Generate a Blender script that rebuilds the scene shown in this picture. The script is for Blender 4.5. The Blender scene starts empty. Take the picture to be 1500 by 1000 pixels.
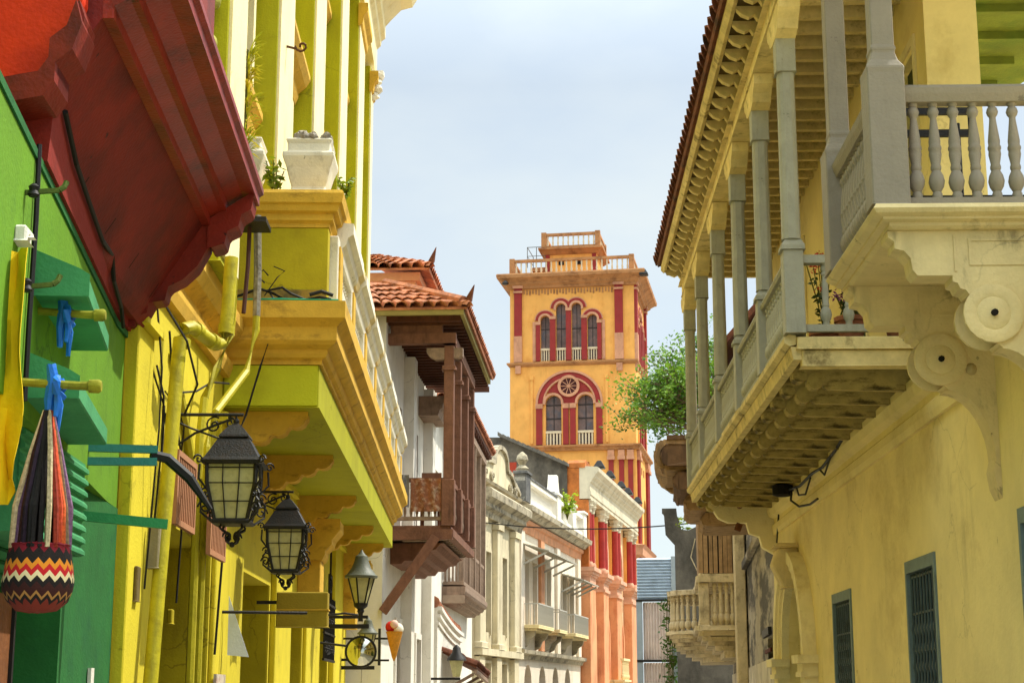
import bpy, bmesh, math, random
from mathutils import Vector, Matrix
random.seed(7)
PI = math.pi
SC = bpy.context.scene
COL = SC.collection

# ------------------------------------------------------------------ camera, sky, sun, exposure
F = 2400.0 / 1500.0
TH = math.atan(520 / 2400)
cd = bpy.data.cameras.new('camera'); cam = bpy.data.objects.new('camera', cd); COL.objects.link(cam)
cd.sensor_width = 36; cd.lens = 36 * F; cd.clip_start = .1; cd.clip_end = 2000
cam.location = (0, 0, 1.6); cam.rotation_euler = (PI / 2 + TH, 0, 0)
SC.camera = cam

SUN_EL = math.radians(54); SUN_AZ = math.radians(66)      # azimuth from +Y towards +X
W = bpy.data.worlds.new('World'); SC.world = W; W.use_nodes = True
wt = W.node_tree; wt.nodes.clear()
def wn(t, **k):
    n = wt.nodes.new(t)
    for a, b in k.items(): setattr(n, a, b)
    return n
wo = wn('ShaderNodeOutputWorld'); wb = wn('ShaderNodeBackground'); sky = wn('ShaderNodeTexSky')
sky.sky_type = 'NISHITA'; sky.sun_disc = False; sky.sun_elevation = SUN_EL; sky.sun_rotation = SUN_AZ
sky.air_density = 1.0; sky.dust_density = .6; sky.ozone_density = 1.2
wtc = wn('ShaderNodeTexCoord'); wmp = wn('ShaderNodeMapping'); wmp.inputs['Scale'].default_value = (1.5, 1.5, 3.2)
wmp.inputs['Location'].default_value = (.35, .1, .0)
wnz = wn('ShaderNodeTexNoise'); wnz.inputs['Scale'].default_value = 2.4; wnz.inputs['Detail'].default_value = 7; wnz.inputs['Roughness'].default_value = .5
wrm = wn('ShaderNodeValToRGB'); wrm.color_ramp.elements[0].position = .36; wrm.color_ramp.elements[1].position = .70
wrm.color_ramp.elements[0].color = (.58, .58, .58, 1); wrm.color_ramp.elements[1].color = (.97, .97, .97, 1)
wmx = wn('ShaderNodeMix', data_type='RGBA')
CLOUD = (5.3, 5.75, 5.75, 1)
wsx = wn('ShaderNodeSeparateXYZ'); wmr = wn('ShaderNodeMapRange'); wmr.inputs[1].default_value = .36; wmr.inputs[2].default_value = .95; wmr.inputs[3].default_value = 1.0; wmr.inputs[4].default_value = 5.2  # clouds brightened towards the zenith, mostly out of frame, to lift the shade
wvm = wn('ShaderNodeVectorMath', operation='SCALE'); wvm.inputs[0].default_value = CLOUD[:3]
wt.links.new(wtc.outputs['Generated'], wsx.inputs[0]); wt.links.new(wsx.outputs[2], wmr.inputs[0]); wt.links.new(wmr.outputs[0], wvm.inputs['Scale']); wt.links.new(wvm.outputs[0], wmx.inputs[7])
wt.links.new(wtc.outputs['Generated'], wmp.inputs[0]); wt.links.new(wmp.outputs[0], wnz.inputs['Vector'])
wt.links.new(wnz.outputs[0], wrm.inputs[0]); wt.links.new(wrm.outputs[0], wmx.inputs[0])
wt.links.new(sky.outputs[0], wmx.inputs[6]); wt.links.new(wmx.outputs[2], wb.inputs[0])
wb.inputs[1].default_value = .1
wt.links.new(wb.outputs[0], wo.inputs[0])

sl = bpy.data.lights.new('sun', 'SUN'); sl.energy = 3.1; sl.angle = math.radians(.5); sl.color = (1, .94, .83)
sun = bpy.data.objects.new('sun', sl); COL.objects.link(sun)
sv = Vector((math.sin(SUN_AZ) * math.cos(SUN_EL), math.cos(SUN_AZ) * math.cos(SUN_EL), math.sin(SUN_EL)))
sun.rotation_euler = sv.to_track_quat('Z', 'Y').to_euler(); sun.location = (30, 30, 60)
SC.view_settings.view_transform = 'Standard'; SC.view_settings.look = 'None'
SC.view_settings.gamma = 1; SC.view_settings.exposure = .72
SC.render.engine = 'CYCLES'
SC.cycles.max_bounces = 8; SC.cycles.diffuse_bounces = 5

# ------------------------------------------------------------------ materials
def hx(h):
    h = h.lstrip('#'); o = []
    for i in (0, 2, 4):
        c = int(h[i:i + 2], 16) / 255
        o.append(c / 12.92 if c <= .04045 else ((c + .055) / 1.055) ** 2.4)
    return (o[0], o[1], o[2], 1)
def mul(c, k): return (min(c[0] * k, 1), min(c[1] * k, 1), min(c[2] * k, 1), 1)
MATS = {}
def mat(name, col, var=.22, scale=2.5, stain=None, amt=0.0, sscale=.9, streak=1.0, rough=.85, bump=.25, bscale=40, metal=0, thr=.5, sharp=.16, bdist=.02, ys=1.0, drip=0, chip=None, crack=0):
    """weathered paint or plaster: mottled colour, a blotchy / streaky stain colour, fine bump"""
    if name in MATS: return MATS[name]
    m = bpy.data.materials.new(name); m.use_nodes = True; t = m.node_tree; N = t.nodes; L = t.links
    b = N['Principled BSDF']; b.inputs['Roughness'].default_value = rough; b.inputs['Metallic'].default_value = metal
    b.inputs['Specular IOR Level'].default_value = .3
    c = hx(col) if isinstance(col, str) else col
    tc = N.new('ShaderNodeTexCoord')
    n1 = N.new('ShaderNodeTexNoise'); n1.inputs['Scale'].default_value = scale; n1.inputs['Detail'].default_value = 6; n1.inputs['Roughness'].default_value = .65
    L.new(tc.outputs['Object'], n1.inputs['Vector'])
    r1 = N.new('ShaderNodeMapRange'); r1.inputs[1].default_value = .3; r1.inputs[2].default_value = .7
    L.new(n1.outputs[0], r1.inputs[0])
    mx = N.new('ShaderNodeMix'); mx.data_type = 'RGBA'
    mx.inputs[6].default_value = mul(c, 1 - var); mx.inputs[7].default_value = mul(c, 1 + var * .6)
    L.new(r1.outputs[0], mx.inputs[0]); last = mx.outputs[2]
    if stain and amt > 0:
        mp = N.new('ShaderNodeMapping'); mp.inputs['Scale'].default_value = (1, ys, 1 / max(streak, .01))
        L.new(tc.outputs['Object'], mp.inputs[0])
        n2 = N.new('ShaderNodeTexNoise'); n2.inputs['Scale'].default_value = sscale; n2.inputs['Detail'].default_value = 9; n2.inputs['Roughness'].default_value = .68
        L.new(mp.outputs[0], n2.inputs['Vector'])
        r2 = N.new('ShaderNodeMapRange'); r2.inputs[1].default_value = thr; r2.inputs[2].default_value = thr + sharp; r2.inputs[4].default_value = amt
        L.new(n2.outputs[0], r2.inputs[0])
        m2 = N.new('ShaderNodeMix'); m2.data_type = 'RGBA'; m2.inputs[7].default_value = hx(stain)
        L.new(r2.outputs[0], m2.inputs[0]); L.new(last, m2.inputs[6]); last = m2.outputs[2]
    if drip > 0:
        mp3 = N.new('ShaderNodeMapping'); mp3.inputs['Scale'].default_value = (3.6, 3.6, .55); L.new(tc.outputs['Object'], mp3.inputs[0])
        n4 = N.new('ShaderNodeTexNoise'); n4.inputs['Scale'].default_value = 1.0; n4.inputs['Detail'].default_value = 8; n4.inputs['Roughness'].default_value = .7; L.new(mp3.outputs[0], n4.inputs['Vector'])
        r4 = N.new('ShaderNodeMapRange'); r4.inputs[1].default_value = .54; r4.inputs[2].default_value = .72; r4.inputs[4].default_value = drip; L.new(n4.outputs[0], r4.inputs[0])
        n6 = N.new('ShaderNodeTexNoise'); n6.inputs['Scale'].default_value = .75; n6.inputs['Detail'].default_value = 5; L.new(tc.outputs['Object'], n6.inputs['Vector'])
        r6 = N.new('ShaderNodeMapRange'); r6.inputs[1].default_value = .47; r6.inputs[2].default_value = .62; L.new(n6.outputs[0], r6.inputs[0])
        x6 = N.new('ShaderNodeMath'); x6.operation = 'MULTIPLY'; L.new(r4.outputs[0], x6.inputs[0]); L.new(r6.outputs[0], x6.inputs[1])
        m4 = N.new('ShaderNodeMix'); m4.data_type = 'RGBA'; m4.inputs[7].default_value = mul(hx(stain), .45); L.new(x6.outputs[0], m4.inputs[0]); L.new(last, m4.inputs[6])
        n5 = N.new('ShaderNodeTexNoise'); n5.inputs['Scale'].default_value = 4.5; n5.inputs['Detail'].default_value = 10; n5.inputs['Roughness'].default_value = .72; L.new(tc.outputs['Object'], n5.inputs['Vector'])
        r5 = N.new('ShaderNodeMapRange'); r5.inputs[1].default_value = .655; r5.inputs[2].default_value = .675; r5.inputs[4].default_value = min(1, drip * 1.6); L.new(n5.outputs[0], r5.inputs[0])
        m5 = N.new('ShaderNodeMix'); m5.data_type = 'RGBA'; m5.inputs[7].default_value = chip if chip else mul(hx(stain), .7); L.new(r5.outputs[0], m5.inputs[0]); L.new(m4.outputs[2], m5.inputs[6]); last = m5.outputs[2]
    if crack > 0:
        n9 = N.new('ShaderNodeTexNoise'); n9.inputs['Scale'].default_value = 1.3; n9.inputs['Detail'].default_value = 7; n9.inputs['Roughness'].default_value = .55; L.new(tc.outputs['Object'], n9.inputs['Vector'])
        vm = N.new('ShaderNodeVectorMath'); vm.operation = 'MULTIPLY_ADD'; vm.inputs[1].default_value = (.9, .9, .9); L.new(n9.outputs['Color'], vm.inputs[0]); L.new(tc.outputs['Object'], vm.inputs[2])
        vo = N.new('ShaderNodeTexVoronoi'); vo.feature = 'DISTANCE_TO_EDGE'; vo.inputs['Scale'].default_value = .8; L.new(vm.outputs[0], vo.inputs['Vector'])
        r7 = N.new('ShaderNodeMapRange'); r7.inputs[1].default_value = .003; r7.inputs[2].default_value = .008; r7.inputs[3].default_value = crack; r7.inputs[4].default_value = 0; L.new(vo.outputs[0], r7.inputs[0])
        r8 = N.new('ShaderNodeMapRange'); r8.inputs[1].default_value = .5; r8.inputs[2].default_value = .58; L.new(n6.outputs[0], r8.inputs[0])
        x8 = N.new('ShaderNodeMath'); x8.operation = 'MULTIPLY'; L.new(r7.outputs[0], x8.inputs[0]); L.new(r8.outputs[0], x8.inputs[1])
        m8 = N.new('ShaderNodeMix'); m8.data_type = 'RGBA'; m8.inputs[7].default_value = mul(hx(stain), .3); L.new(x8.outputs[0], m8.inputs[0]); L.new(last, m8.inputs[6]); last = m8.outputs[2]
    L.new(last, b.inputs['Base Color'])
    if bump > 0:
        n3 = N.new('ShaderNodeTexNoise'); n3.inputs['Scale'].default_value = bscale; n3.inputs['Detail'].default_value = 4
        L.new(tc.outputs['Object'], n3.inputs['Vector'])
        bp = N.new('ShaderNodeBump'); bp.inputs['Strength'].default_value = bump; bp.inputs['Distance'].default_value = bdist
        L.new(n3.outputs[0], bp.inputs['Height']); L.new(bp.outputs[0], b.inputs['Normal'])
    MATS[name] = m; return m
def woodmat(name, col, dark, grain=(1, 1, 1), var=.3, rough=.8):
    return mat(name, col, var=var, scale=6, stain=dark, amt=.75, sscale=5, streak=6, rough=rough, bump=.4, bscale=25, thr=.5, sharp=.22)
def glassmat(name, col, rough=.08, trans=0.0, em=0):
    m = bpy.data.materials.new(name); m.use_nodes = True; b = m.node_tree.nodes['Principled BSDF']
    b.inputs['Base Color'].default_value = hx(col); b.inputs['Roughness'].default_value = rough
    b.inputs['Specular IOR Level'].default_value = .8; b.inputs['Transmission Weight'].default_value = trans
    return m
def leafmat(name, col, col2):
    m = bpy.data.materials.new(name); m.use_nodes = True; t = m.node_tree; N = t.nodes; L = t.links
    b = N['Principled BSDF']; b.inputs['Roughness'].default_value = .55
    tc = N.new('ShaderNodeTexCoord'); n = N.new('ShaderNodeTexNoise'); n.inputs['Scale'].default_value = 2.2; n.inputs['Detail'].default_value = 5
    L.new(tc.outputs['Object'], n.inputs['Vector'])
    r = N.new('ShaderNodeMapRange'); r.inputs[1].default_value = .38; r.inputs[2].default_value = .62; L.new(n.outputs[0], r.inputs[0])
    mx = N.new('ShaderNodeMix'); mx.data_type = 'RGBA'; mx.inputs[6].default_value = hx(col); mx.inputs[7].default_value = hx(col2)
    L.new(r.outputs[0], mx.inputs[0]); L.new(mx.outputs[2], b.inputs['Base Color'])
    tr = N.new('ShaderNodeBsdfTranslucent'); L.new(mx.outputs[2], tr.inputs[0])
    ms = N.new('ShaderNodeMixShader'); ms.inputs[0].default_value = .35
    L.new(b.outputs[0], ms.inputs[1]); L.new(tr.outputs[0], ms.inputs[2]); L.new(ms.outputs[0], N['Material Output'].inputs[0])
    return m

# ------------------------------------------------------------------ frames and mesh builder
class Frame:
    """a facade line in plan: s runs along it away from the camera, d out towards the street, z up"""
    def __init__(self, ox, oy, m, sg):
        self.o = Vector((ox, oy, 0)); self.sg = sg; self.rot = -math.atan(m)
        self.M = Matrix.Translation(self.o) @ Matrix.Rotation(self.rot, 4, 'Z')
    def w(self, s, d, z): return self.M @ Vector((self.sg * d, s, z))
FG = Frame(-2.45, 3, -.05, 1)
FY = Frame(-2.9, 12, -.0244, 1)
FW = Frame(-2.75, 35, .059, 1)
FC = Frame(-1.33, 58.4, .2, 1)
FR = Frame(3.27, 3, .025, -1)
FQ = Frame(3.9, 24, .10, -1)
FT = Frame(-.15, 118, .17, 1)           # tower: d across the front (to the right), s back
CUR = [FG]

def tagit(o, label=None, cat=None, group=None, kind=None):
    if label: o['label'] = label
    if cat: o['category'] = cat
    if group: o['group'] = group
    if kind: o['kind'] = kind
    return o
def thing(name, label, cat, fr, pos=(0, 0, 0), group=None):
    o = bpy.data.objects.new(name, None); o.empty_display_size = .2; COL.objects.link(o)
    o.location = fr.w(*pos); o.rotation_euler = (0, 0, fr.rot)
    CUR[0] = fr
    return tagit(o, label, cat, group)
class MB:
    def __init__(self, fr=None):
        self.bm = bmesh.new(); self.sg = (fr or CUR[0]).sg; self.fr = fr or CUR[0]
    def v(self, s, d, z): return self.bm.verts.new((self.sg * d, s, z))
    def loft(self, rings, cap=True, close=True):
        vs = [[self.v(*p) for p in r] for r in rings]
        n = len(vs[0])
        for a, b in zip(vs, vs[1:]):
            for i in range(n if close else n - 1):
                j = (i + 1) % n
                try: self.bm.faces.new((a[i], a[j], b[j], b[i]))
                except ValueError: pass
        if cap:
            for r in (vs[0], vs[-1]):
                try: self.bm.faces.new(r)
                except ValueError: pass
        return self
    def box(self, s0, s1, d0, d1, z0, z1):
        return self.loft([[(s0, d0, z), (s1, d0, z), (s1, d1, z), (s0, d1, z)] for z in (z0, z1)])
    def ext_s(self, poly, s0, s1):      # poly of (d, z)
        return self.loft([[(s, d, z) for d, z in poly] for s in (s0, s1)])
    def ext_d(self, poly, d0, d1):      # poly of (s, z)
        return self.loft([[(s, d, z) for s, z in poly] for d in (d0, d1)])
    def ext_z(self, poly, z0, z1):      # poly of (s, d)
        return self.loft([[(s, d, z) for s, d in poly] for z in (z0, z1)])
    def panel(self, outline, holes, d0, d1):
        """a wall sheet in (s, z) with holes cut through, from d0 to d1"""
        b2 = bmesh.new(); edges = []
        for lp in [outline] + holes:
            vv = [b2.verts.new((s, 0, z)) for s, z in lp]
            edges += [b2.edges.new((vv[i], vv[(i + 1) % len(vv)])) for i in range(len(vv))]
        bmesh.ops.triangle_fill(b2, use_beauty=True, use_dissolve=False, edges=edges)
        for f in list(b2.faces):
            a = [self.v(v.co.x, d1, v.co.z) for v in f.verts]; self.bm.faces.new(a)
            a = [self.v(v.co.x, d0, v.co.z) for v in f.verts]; self.bm.faces.new(a[::-1])
        b2.free()
        for lp in [outline] + holes:
            for i in range(len(lp)):
                p, q = lp[i], lp[(i + 1) % len(lp)]
                self.bm.faces.new([self.v(p[0], d0, p[1]), self.v(q[0], d0, q[1]), self.v(q[0], d1, q[1]), self.v(p[0], d1, p[1])])
        return self
    def lathe(self, s, d, prof, seg=10, a0=0):
        return self.loft([[(s + r * math.cos(a0 + 2 * PI * i / seg), d + r * math.sin(a0 + 2 * PI * i / seg), z) for i in range(seg)] for r, z in prof])
    def tube(self, pts, r, seg=6):
        P = [Vector(p) for p in pts]; rings = []; up = Vector((.31, .17, .93))
        for i, p in enumerate(P):
            t = (P[min(i + 1, len(P) - 1)] - P[max(i - 1, 0)]).normalized()
            u = t.cross(up)
            if u.length < .05: u = t.cross(Vector((1, 0, 0)))
            u.normalize(); w = t.cross(u)
            rr = r[i] if isinstance(r, (list, tuple)) else r
            rings.append([tuple(p + (u * math.cos(2 * PI * k / seg) + w * math.sin(2 * PI * k / seg)) * rr) for k in range(seg)])
        return self.loft(rings)
    def beam(self, a, b, w, h):
        """a squared timber from a to b, w wide (sideways), h high"""
        a = Vector(a); b = Vector(b); t = (b - a).normalized(); u = t.cross(Vector((0, 0, 1)))
        if u.length < .05: u = Vector((1, 0, 0))
        u.normalize(); n = u.cross(t)
        return self.loft([[tuple(p + u * x * w / 2 + n * y * h / 2) for x, y in ((-1, -1), (1, -1), (1, 1), (-1, 1))] for p in (a, b)])
    def ball(self, c, r, seg=8, sq=1):
        n = 6
        return self.loft([[(c[0] + r * math.sin(PI * (k + .02) / (n + .04)) * math.cos(2 * PI * i / seg), c[1] + r * math.sin(PI * (k + .02) / (n + .04)) * math.sin(2 * PI * i / seg), c[2] - sq * r * math.cos(PI * k / n)) for i in range(seg)] for k in range(n + 1)])
    def arcpts(self, cs, cz, r, a0, a1, n):
        return [(cs + r * math.cos(a0 + (a1 - a0) * i / n), cz + r * math.sin(a0 + (a1 - a0) * i / n)) for i in range(n + 1)]
    def jitter(self, k):
        bmesh.ops.remove_doubles(self.bm, verts=self.bm.verts, dist=.0008)
        for v in self.bm.verts: v.co += Vector((random.uniform(-k, k), random.uniform(-k, k), random.uniform(-k, k)))
        return self
    def mesh(self, name, m, smooth=False, bevel=0):
        bm = self.bm
        bmesh.ops.remove_doubles(bm, verts=bm.verts, dist=.0004)
        if bevel: 
            bmesh.ops.bevel(bm, geom=[e for e in bm.edges if e.is_manifold and e.calc_face_angle(0) > .6], offset=bevel, segments=1, affect='EDGES', clamp_overlap=True)
        bmesh.ops.recalc_face_normals(bm, faces=bm.faces)
        me = bpy.data.meshes.new(name); bm.to_mesh(me); bm.free()
        if smooth:
            for p in me.polygons: p.use_smooth = True
            me.set_sharp_from_angle(angle=math.radians(38))
        me.materials.append(m); return me
    def build(self, name, m, parent=None, smooth=False, bevel=0, pos=None):
        o = bpy.data.objects.new(name, self.mesh(name, m, smooth, bevel)); COL.objects.link(o)
        if parent: o.parent = parent
        if pos: o.location = (self.sg * pos[1], pos[0], pos[2])
        return o
    def top(self, name, m, fr, pos, label, cat, group=None, smooth=False, bevel=0):
        o = self.build(name, m, None, smooth, bevel); o.location = fr.w(*pos); o.rotation_euler = (0, 0, fr.rot)
        return tagit(o, label, cat, group)
def rep(proto, parent, spots, sg, first=True):
    """copies of a part at (s, d, z) spots; proto itself takes the first"""
    for i, p in enumerate(spots):
        o = proto if i == 0 and first else proto.copy()
        if o is not proto: COL.objects.link(o)
        o.parent = parent; o.location = (sg * p[1], p[0], p[2])
def copy_tree(o, parent=None):
    c = o.copy(); COL.objects.link(c)
    if parent: c.parent = parent
    for ch in list(o.children): copy_tree(ch, c)
    return c
def rect(s0, s1, z0, z1): return [(s0, z0), (s1, z0), (s1, z1), (s0, z1)]
def archhole(s0, s1, z0, z1, n=8):
    r = (s1 - s0) / 2; c = (s0 + s1) / 2
    return [(s0, z0), (s1, z0)] + [(c + r * math.cos(PI * i / n), z1 - r + r * math.sin(PI * i / n)) for i in range(n + 1)]
BAL = [(.55, 0), (.55, .06), (.8, .09), (.95, .17), (.8, .25), (.5, .29), (.62, .31), (.62, .34), (.5, .36), (.58, .52), (.5, .7), (.36, .8), (.55, .82), (.55, .85), (.4, .87), (.7, .93), (.45, .97), (.5, 1)]
def baluster(h, r, m, seg=8, parent=None):
    return MB().lathe(0, 0, [(a * r, b * h) for a, b in BAL], seg).build('baluster', m, parent, smooth=True)
def tiles(mb, la, lb, ha, hb, pitch=.21, course=.34, r=.105):
    """barrel tiles on a roof slope: low edge la-lb, high edge ha-hb (each (s, d, z))"""
    la, lb, ha, hb = map(Vector, (la, lb, ha, hb))
    n = max(2, int((lb - la).length / pitch)); nrm = (lb - la).cross(ha - la).normalized()
    if nrm.z < 0: nrm = -nrm
    ed = (lb - la).normalized()
    mb.loft([[tuple(p - nrm * k) for p in (la, lb, hb, ha)] for k in (.0, .05)])
    for i in range(n + 1):
        f = i / n; a = la.lerp(lb, f); b = ha.lerp(hb, f)
        c = max(1, int((b - a).length / course))
        for j in range(c):
            p = a.lerp(b, j / c); q = a.lerp(b, (j + 1.18) / c)
            rr = r * random.uniform(.93, 1.07); rings = []
            tilt = random.uniform(-.012, .012)
            for x, k, lift in ((p, 1.08, .035), (q, .86, .0)):
                rings.append([tuple(x + ed * (math.cos(t) * rr * k + tilt) + nrm * (math.sin(t) * rr * k * .9 + lift)) for t in (PI, PI * .75, PI * .5, PI * .25, 0)])
            th = [[tuple(Vector(v) - nrm * .022) for v in rg][::-1] for rg in rings]
            mb.loft([rings[0] + th[0], rings[1] + th[1]])
    return mb
def scroll(c, r, turns, a0, sgn=1, plane='sz', d=0, n=18):
    """points of a spiral for ironwork, in the (s,z) or (d,z) plane"""
    out = []
    for i in range(n + 1):
        f = i / n; rr = r * (1 - .82 * f); a = a0 + sgn * turns * 2 * PI * f
        x, z = rr * math.cos(a), rr * math.sin(a)
        out.append((c[0] + x, c[1], c[2] + z) if plane == 'sz' else (c[0], c[1] + x, c[2] + z))
    return out
def leaves(mb, centre, rad, n, size, squash=1.0, droop=0):
    c = Vector(centre)
    for _ in range(n):
        u = Vector((random.gauss(0, 1), random.gauss(0, 1), random.gauss(0, 1))).normalized() * rad * random.random() ** .45
        u.z *= squash
        p = c + u; sz = size * random.uniform(.6, 1.3)
        a = Vector((random.gauss(0, 1), random.gauss(0, 1), random.gauss(0, .6) - droop)).normalized()
        b = a.cross(Vector((random.gauss(0, 1), random.gauss(0, 1), random.gauss(0, 1)))).normalized()
        q = [p - a * sz, p + b * sz * .42, p + a * sz, p - b * sz * .42]
        mb.bm.faces.new([mb.v(*x) for x in q])

IRON = mat('black_iron', '#1d1c1a', var=.3, rough=.5, bump=.3, bscale=60, stain='#3a2c20', amt=.4, sscale=9)
CABLE = mat('cable_black', '#191817', rough=.6, bump=0)
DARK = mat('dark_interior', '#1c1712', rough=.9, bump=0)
TERRA = mat('terracotta', '#be7c5a', var=.55, scale=3.4, stain='#6f4636', amt=.65, sscale=2.2, bump=.4, bscale=30, thr=.47, sharp=.2)
TERRA2 = mat('old_terracotta', '#70402a', var=.5, scale=4, stain='#2e2019', amt=.8, sscale=3, bump=.4, bscale=30)

# ------------------------------------------------------------------ the setting: ground, road, pavements
def sheet(name, pts, z0, z1, m):
    mb = MB(FG); mb.sg = 1
    mb.loft([[(y, x, z) for x, y in pts] for z in (z0, z1)])
    o = mb.build(name, m); o['kind'] = 'structure'; return o
sheet('ground', [(-500, -60), (500, -60), (500, 900), (-500, 900)], -.6, -.02, mat('dirt', '#8d8574', scale=.3))
sheet('road', [(-1.9, -20), (2.2, -20), (2.7, 30), (4.2, 55), (12, 115), (6, 115), (-.5, 60), (-1.9, 34)], -.018, .0, mat('street_paving', '#a8a191', scale=8, var=.3))
PAVE = mat('paving', '#b9b19f', scale=3, var=.25)
sheet('pavement', [(-2.9, -20), (-1.92, -20), (-1.92, 34), (-.52, 60), (6, 115), (5.0, 115), (-1.3, 58.4), (-2.7, 35), (-3.5, 34.5)], -.015, .14, PAVE)
sheet('pavement', [(2.22, -20), (3.3, -20), (3.8, 24), (5.3, 50), (5.3, 69), (4.25, 55), (2.72, 30)], -.015, .14, PAVE)

# ------------------------------------------------------------------ the cream yellow house on the right with its two balconies
CUR[0] = FR
YCREAM = mat('cream_yellow_plaster', crack=0.2, drip=0.3, col='#f0dd9a', var=.16, scale=.8, stain='#ab8c48', amt=.7, sscale=1.0, streak=1.3, ys=.6, bump=.25, bscale=22, thr=.52, sharp=.25)
YCREAM2 = mat('pale_cream_plaster', crack=0.3, drip=0.3, col='#ecdfae', var=.12, scale=1.6, stain='#b9a263', amt=.5, sscale=2.4, streak=1.5, thr=.55, sharp=.14)
STONE = mat('cream_stone_paint', crack=0.5, drip=0.5, col='#dfcb96', var=.16, scale=3, stain='#6d5f42', amt=.65, sscale=3.2, streak=2.5, bump=.35, bscale=35, thr=.58, sharp=.12)
GREYGRN = mat('grey_green_paint', drip=0.55, col='#a2a08e', var=.14, scale=5, stain='#6c6a52', amt=.55, sscale=4, streak=5, rough=.55, thr=.56, sharp=.14)
GREYP = mat('grey_paint', drip=0.5, col='#8d8474', var=.12, scale=4, stain='#776f60', amt=.4, sscale=4, streak=4, rough=.55, thr=.56)
BEAMY = mat('yellow_cream_timber', drip=0.5, col='#dcc88a', var=.25, scale=5, stain='#5b4a24', amt=.7, sscale=4, streak=1, thr=.55, sharp=.12)
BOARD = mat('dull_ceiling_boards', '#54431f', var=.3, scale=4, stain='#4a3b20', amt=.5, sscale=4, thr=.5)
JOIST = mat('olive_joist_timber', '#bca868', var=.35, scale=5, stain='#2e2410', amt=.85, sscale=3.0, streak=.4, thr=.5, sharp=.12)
SHUT = mat('blue_grey_shutter', '#3c4d52', var=.25, scale=6, rough=.55, stain='#23292a', amt=.5, sscale=5)
FRAMEB = mat('grey_blue_frame', '#6f8181', var=.2, scale=6, rough=.6)

R1 = thing('yellow_house', 'cream yellow colonial house with long grey wooden balcony under a tiled eave', 'house', FR)
S0, S1 = .5, 20.9
WIN = [(14.74, 15.92, .55, 2.74), (10.76, 11.93, .55, 2.79), (7.15, 8.22, .55, 2.86)]
PC, PR = 18.62, 1.02
mb = MB().panel(rect(S0, S1, 0, 4.5), [rect(*w) for w in WIN] + [archhole(PC - PR, PC + PR, .2, 3.12, 14)], -.45, 0)
mb.panel([(10.12, 4.5), (S1, 4.5), (S1, 9.2), (10.12, 9.2)], [rect(10.55, 11.1, 4.7, 7.15), rect(13.2, 14.3, 4.7, 7.1), rect(17, 18.1, 4.7, 7.1)], -.45, 0)
mb
mb.box(S1 - .35, S1, -9, -.45, 0, 4.29).box(S0, S1, -9, -.47, 4.3, 4.48)
mb.build('wall', YCREAM, R1)
# string course under the long balcony
MB().ext_s([(0, 3.86), (.035, 3.86), (.05, 3.92), (.05, 4.0), (.02, 4.03), (.02, 4.09), (.09, 4.12), (.12, 4.2), (.12, 4.26), (0, 4.26)], 9.0, 20.88).build('string_course', YCREAM, R1)
for w in WIN:
    s0, s1, z0, z1 = w
    sh = MB().box(s0 + .02, s1 - .02, -.09, -.06, z0, z1 - .03)
    sh = sh.build('window', DARK, R1)
    f = MB().box(s0 + .004, s1 - .004, -.055, .018, z1 - .11, z1 - .003).box(s0 + .004, s0 + .06, -.055, .018, z0, z1 - .11).box(s1 - .06, s1 - .004, -.055, .018, z0, z1 - .11)
    zt = z0 + (z1 - z0) * .40
    f.box(s0 + .06, s1 - .06, -.055, .01, zt - .055, zt + .055).build('frame', FRAMEB, sh)
    g = MB(); n = 9
    for i in range(n):
        x = s0 + .1 + (s1 - s0 - .2) * i / (n - 1)
        prof = []
        for k in range(40):
            z = z0 + (z1 - .12 - z0) * k / 39
            prof.append((.015 + (.011 if k % 3 == 0 and (k % 20) < 12 else 0), z))
        g.lathe(x, -.022, prof, 6)
    for k in range(7): g.box(s0 + .06, s1 - .06, -.03, -.015, z0 + (z1 - z0) * (k + .5) / 7, z0 + (z1 - z0) * (k + .5) / 7 + .02)
    g.build('grille', SHUT, sh, smooth=True)
for s0, s1 in ((10.55, 11.1), (13.2, 14.3), (17, 18.1)):
    dr = MB().box(s0, s1, -.12, -.06, 4.7, 7.12).build('balcony_door', mat('dark_green_door', '#3c4324', var=.3, scale=5), R1)
    MB().box(s0 - .08, s0, -.02, .02, 4.7, 7.2).box(s1, s1 + .08, -.02, .02, 4.7, 7.2).box(s0 - .08, s1 + .08, -.02, .02, 7.2, 7.28).build('frame', YCREAM2, dr)
# portal
def archband(mb, cs, cz, r0, r1, d0, d1, zb, n=16):
    P = [(cs - r1, zb)] + mb.arcpts(cs, cz, r1, PI, 0, n) + [(cs + r1, zb), (cs + r0, zb)] + mb.arcpts(cs, cz, r0, 0, PI, n) + [(cs - r0, zb)]
    b = [[(s, d, z) for s, z in P] for d in (d0, d1)]
    N = len(P); h = n + 2
    for d in (d0, d1):
        vv = [mb.v(s, d, z) for s, z in P]
        for i in range(h):
            mb.bm.faces.new((vv[i], vv[i + 1], vv[N - 2 - i], vv[N - 1 - i])) if i < h - 0 and N - 2 - i > i + 1 else None
    a = [mb.v(s, d0, z) for s, z in P]; c = [mb.v(s, d1, z) for s, z in P]
    for i in range(N):
        j = (i + 1) % N; mb.bm.faces.new((a[i], a[j], c[j], c[i]))
    return mb
ZS = 3.12 - PR
por = MB()
archband(por, PC, ZS, PR + .001, PR + .16, .0, .10, ZS)
archband(por, PC, ZS, PR + .18, PR + .34, .0, .17, ZS)
archband(por, PC, ZS, PR + .10, PR + .2, .0, .135, ZS)
por = por.build('portal', YCREAM2, R1)
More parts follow.
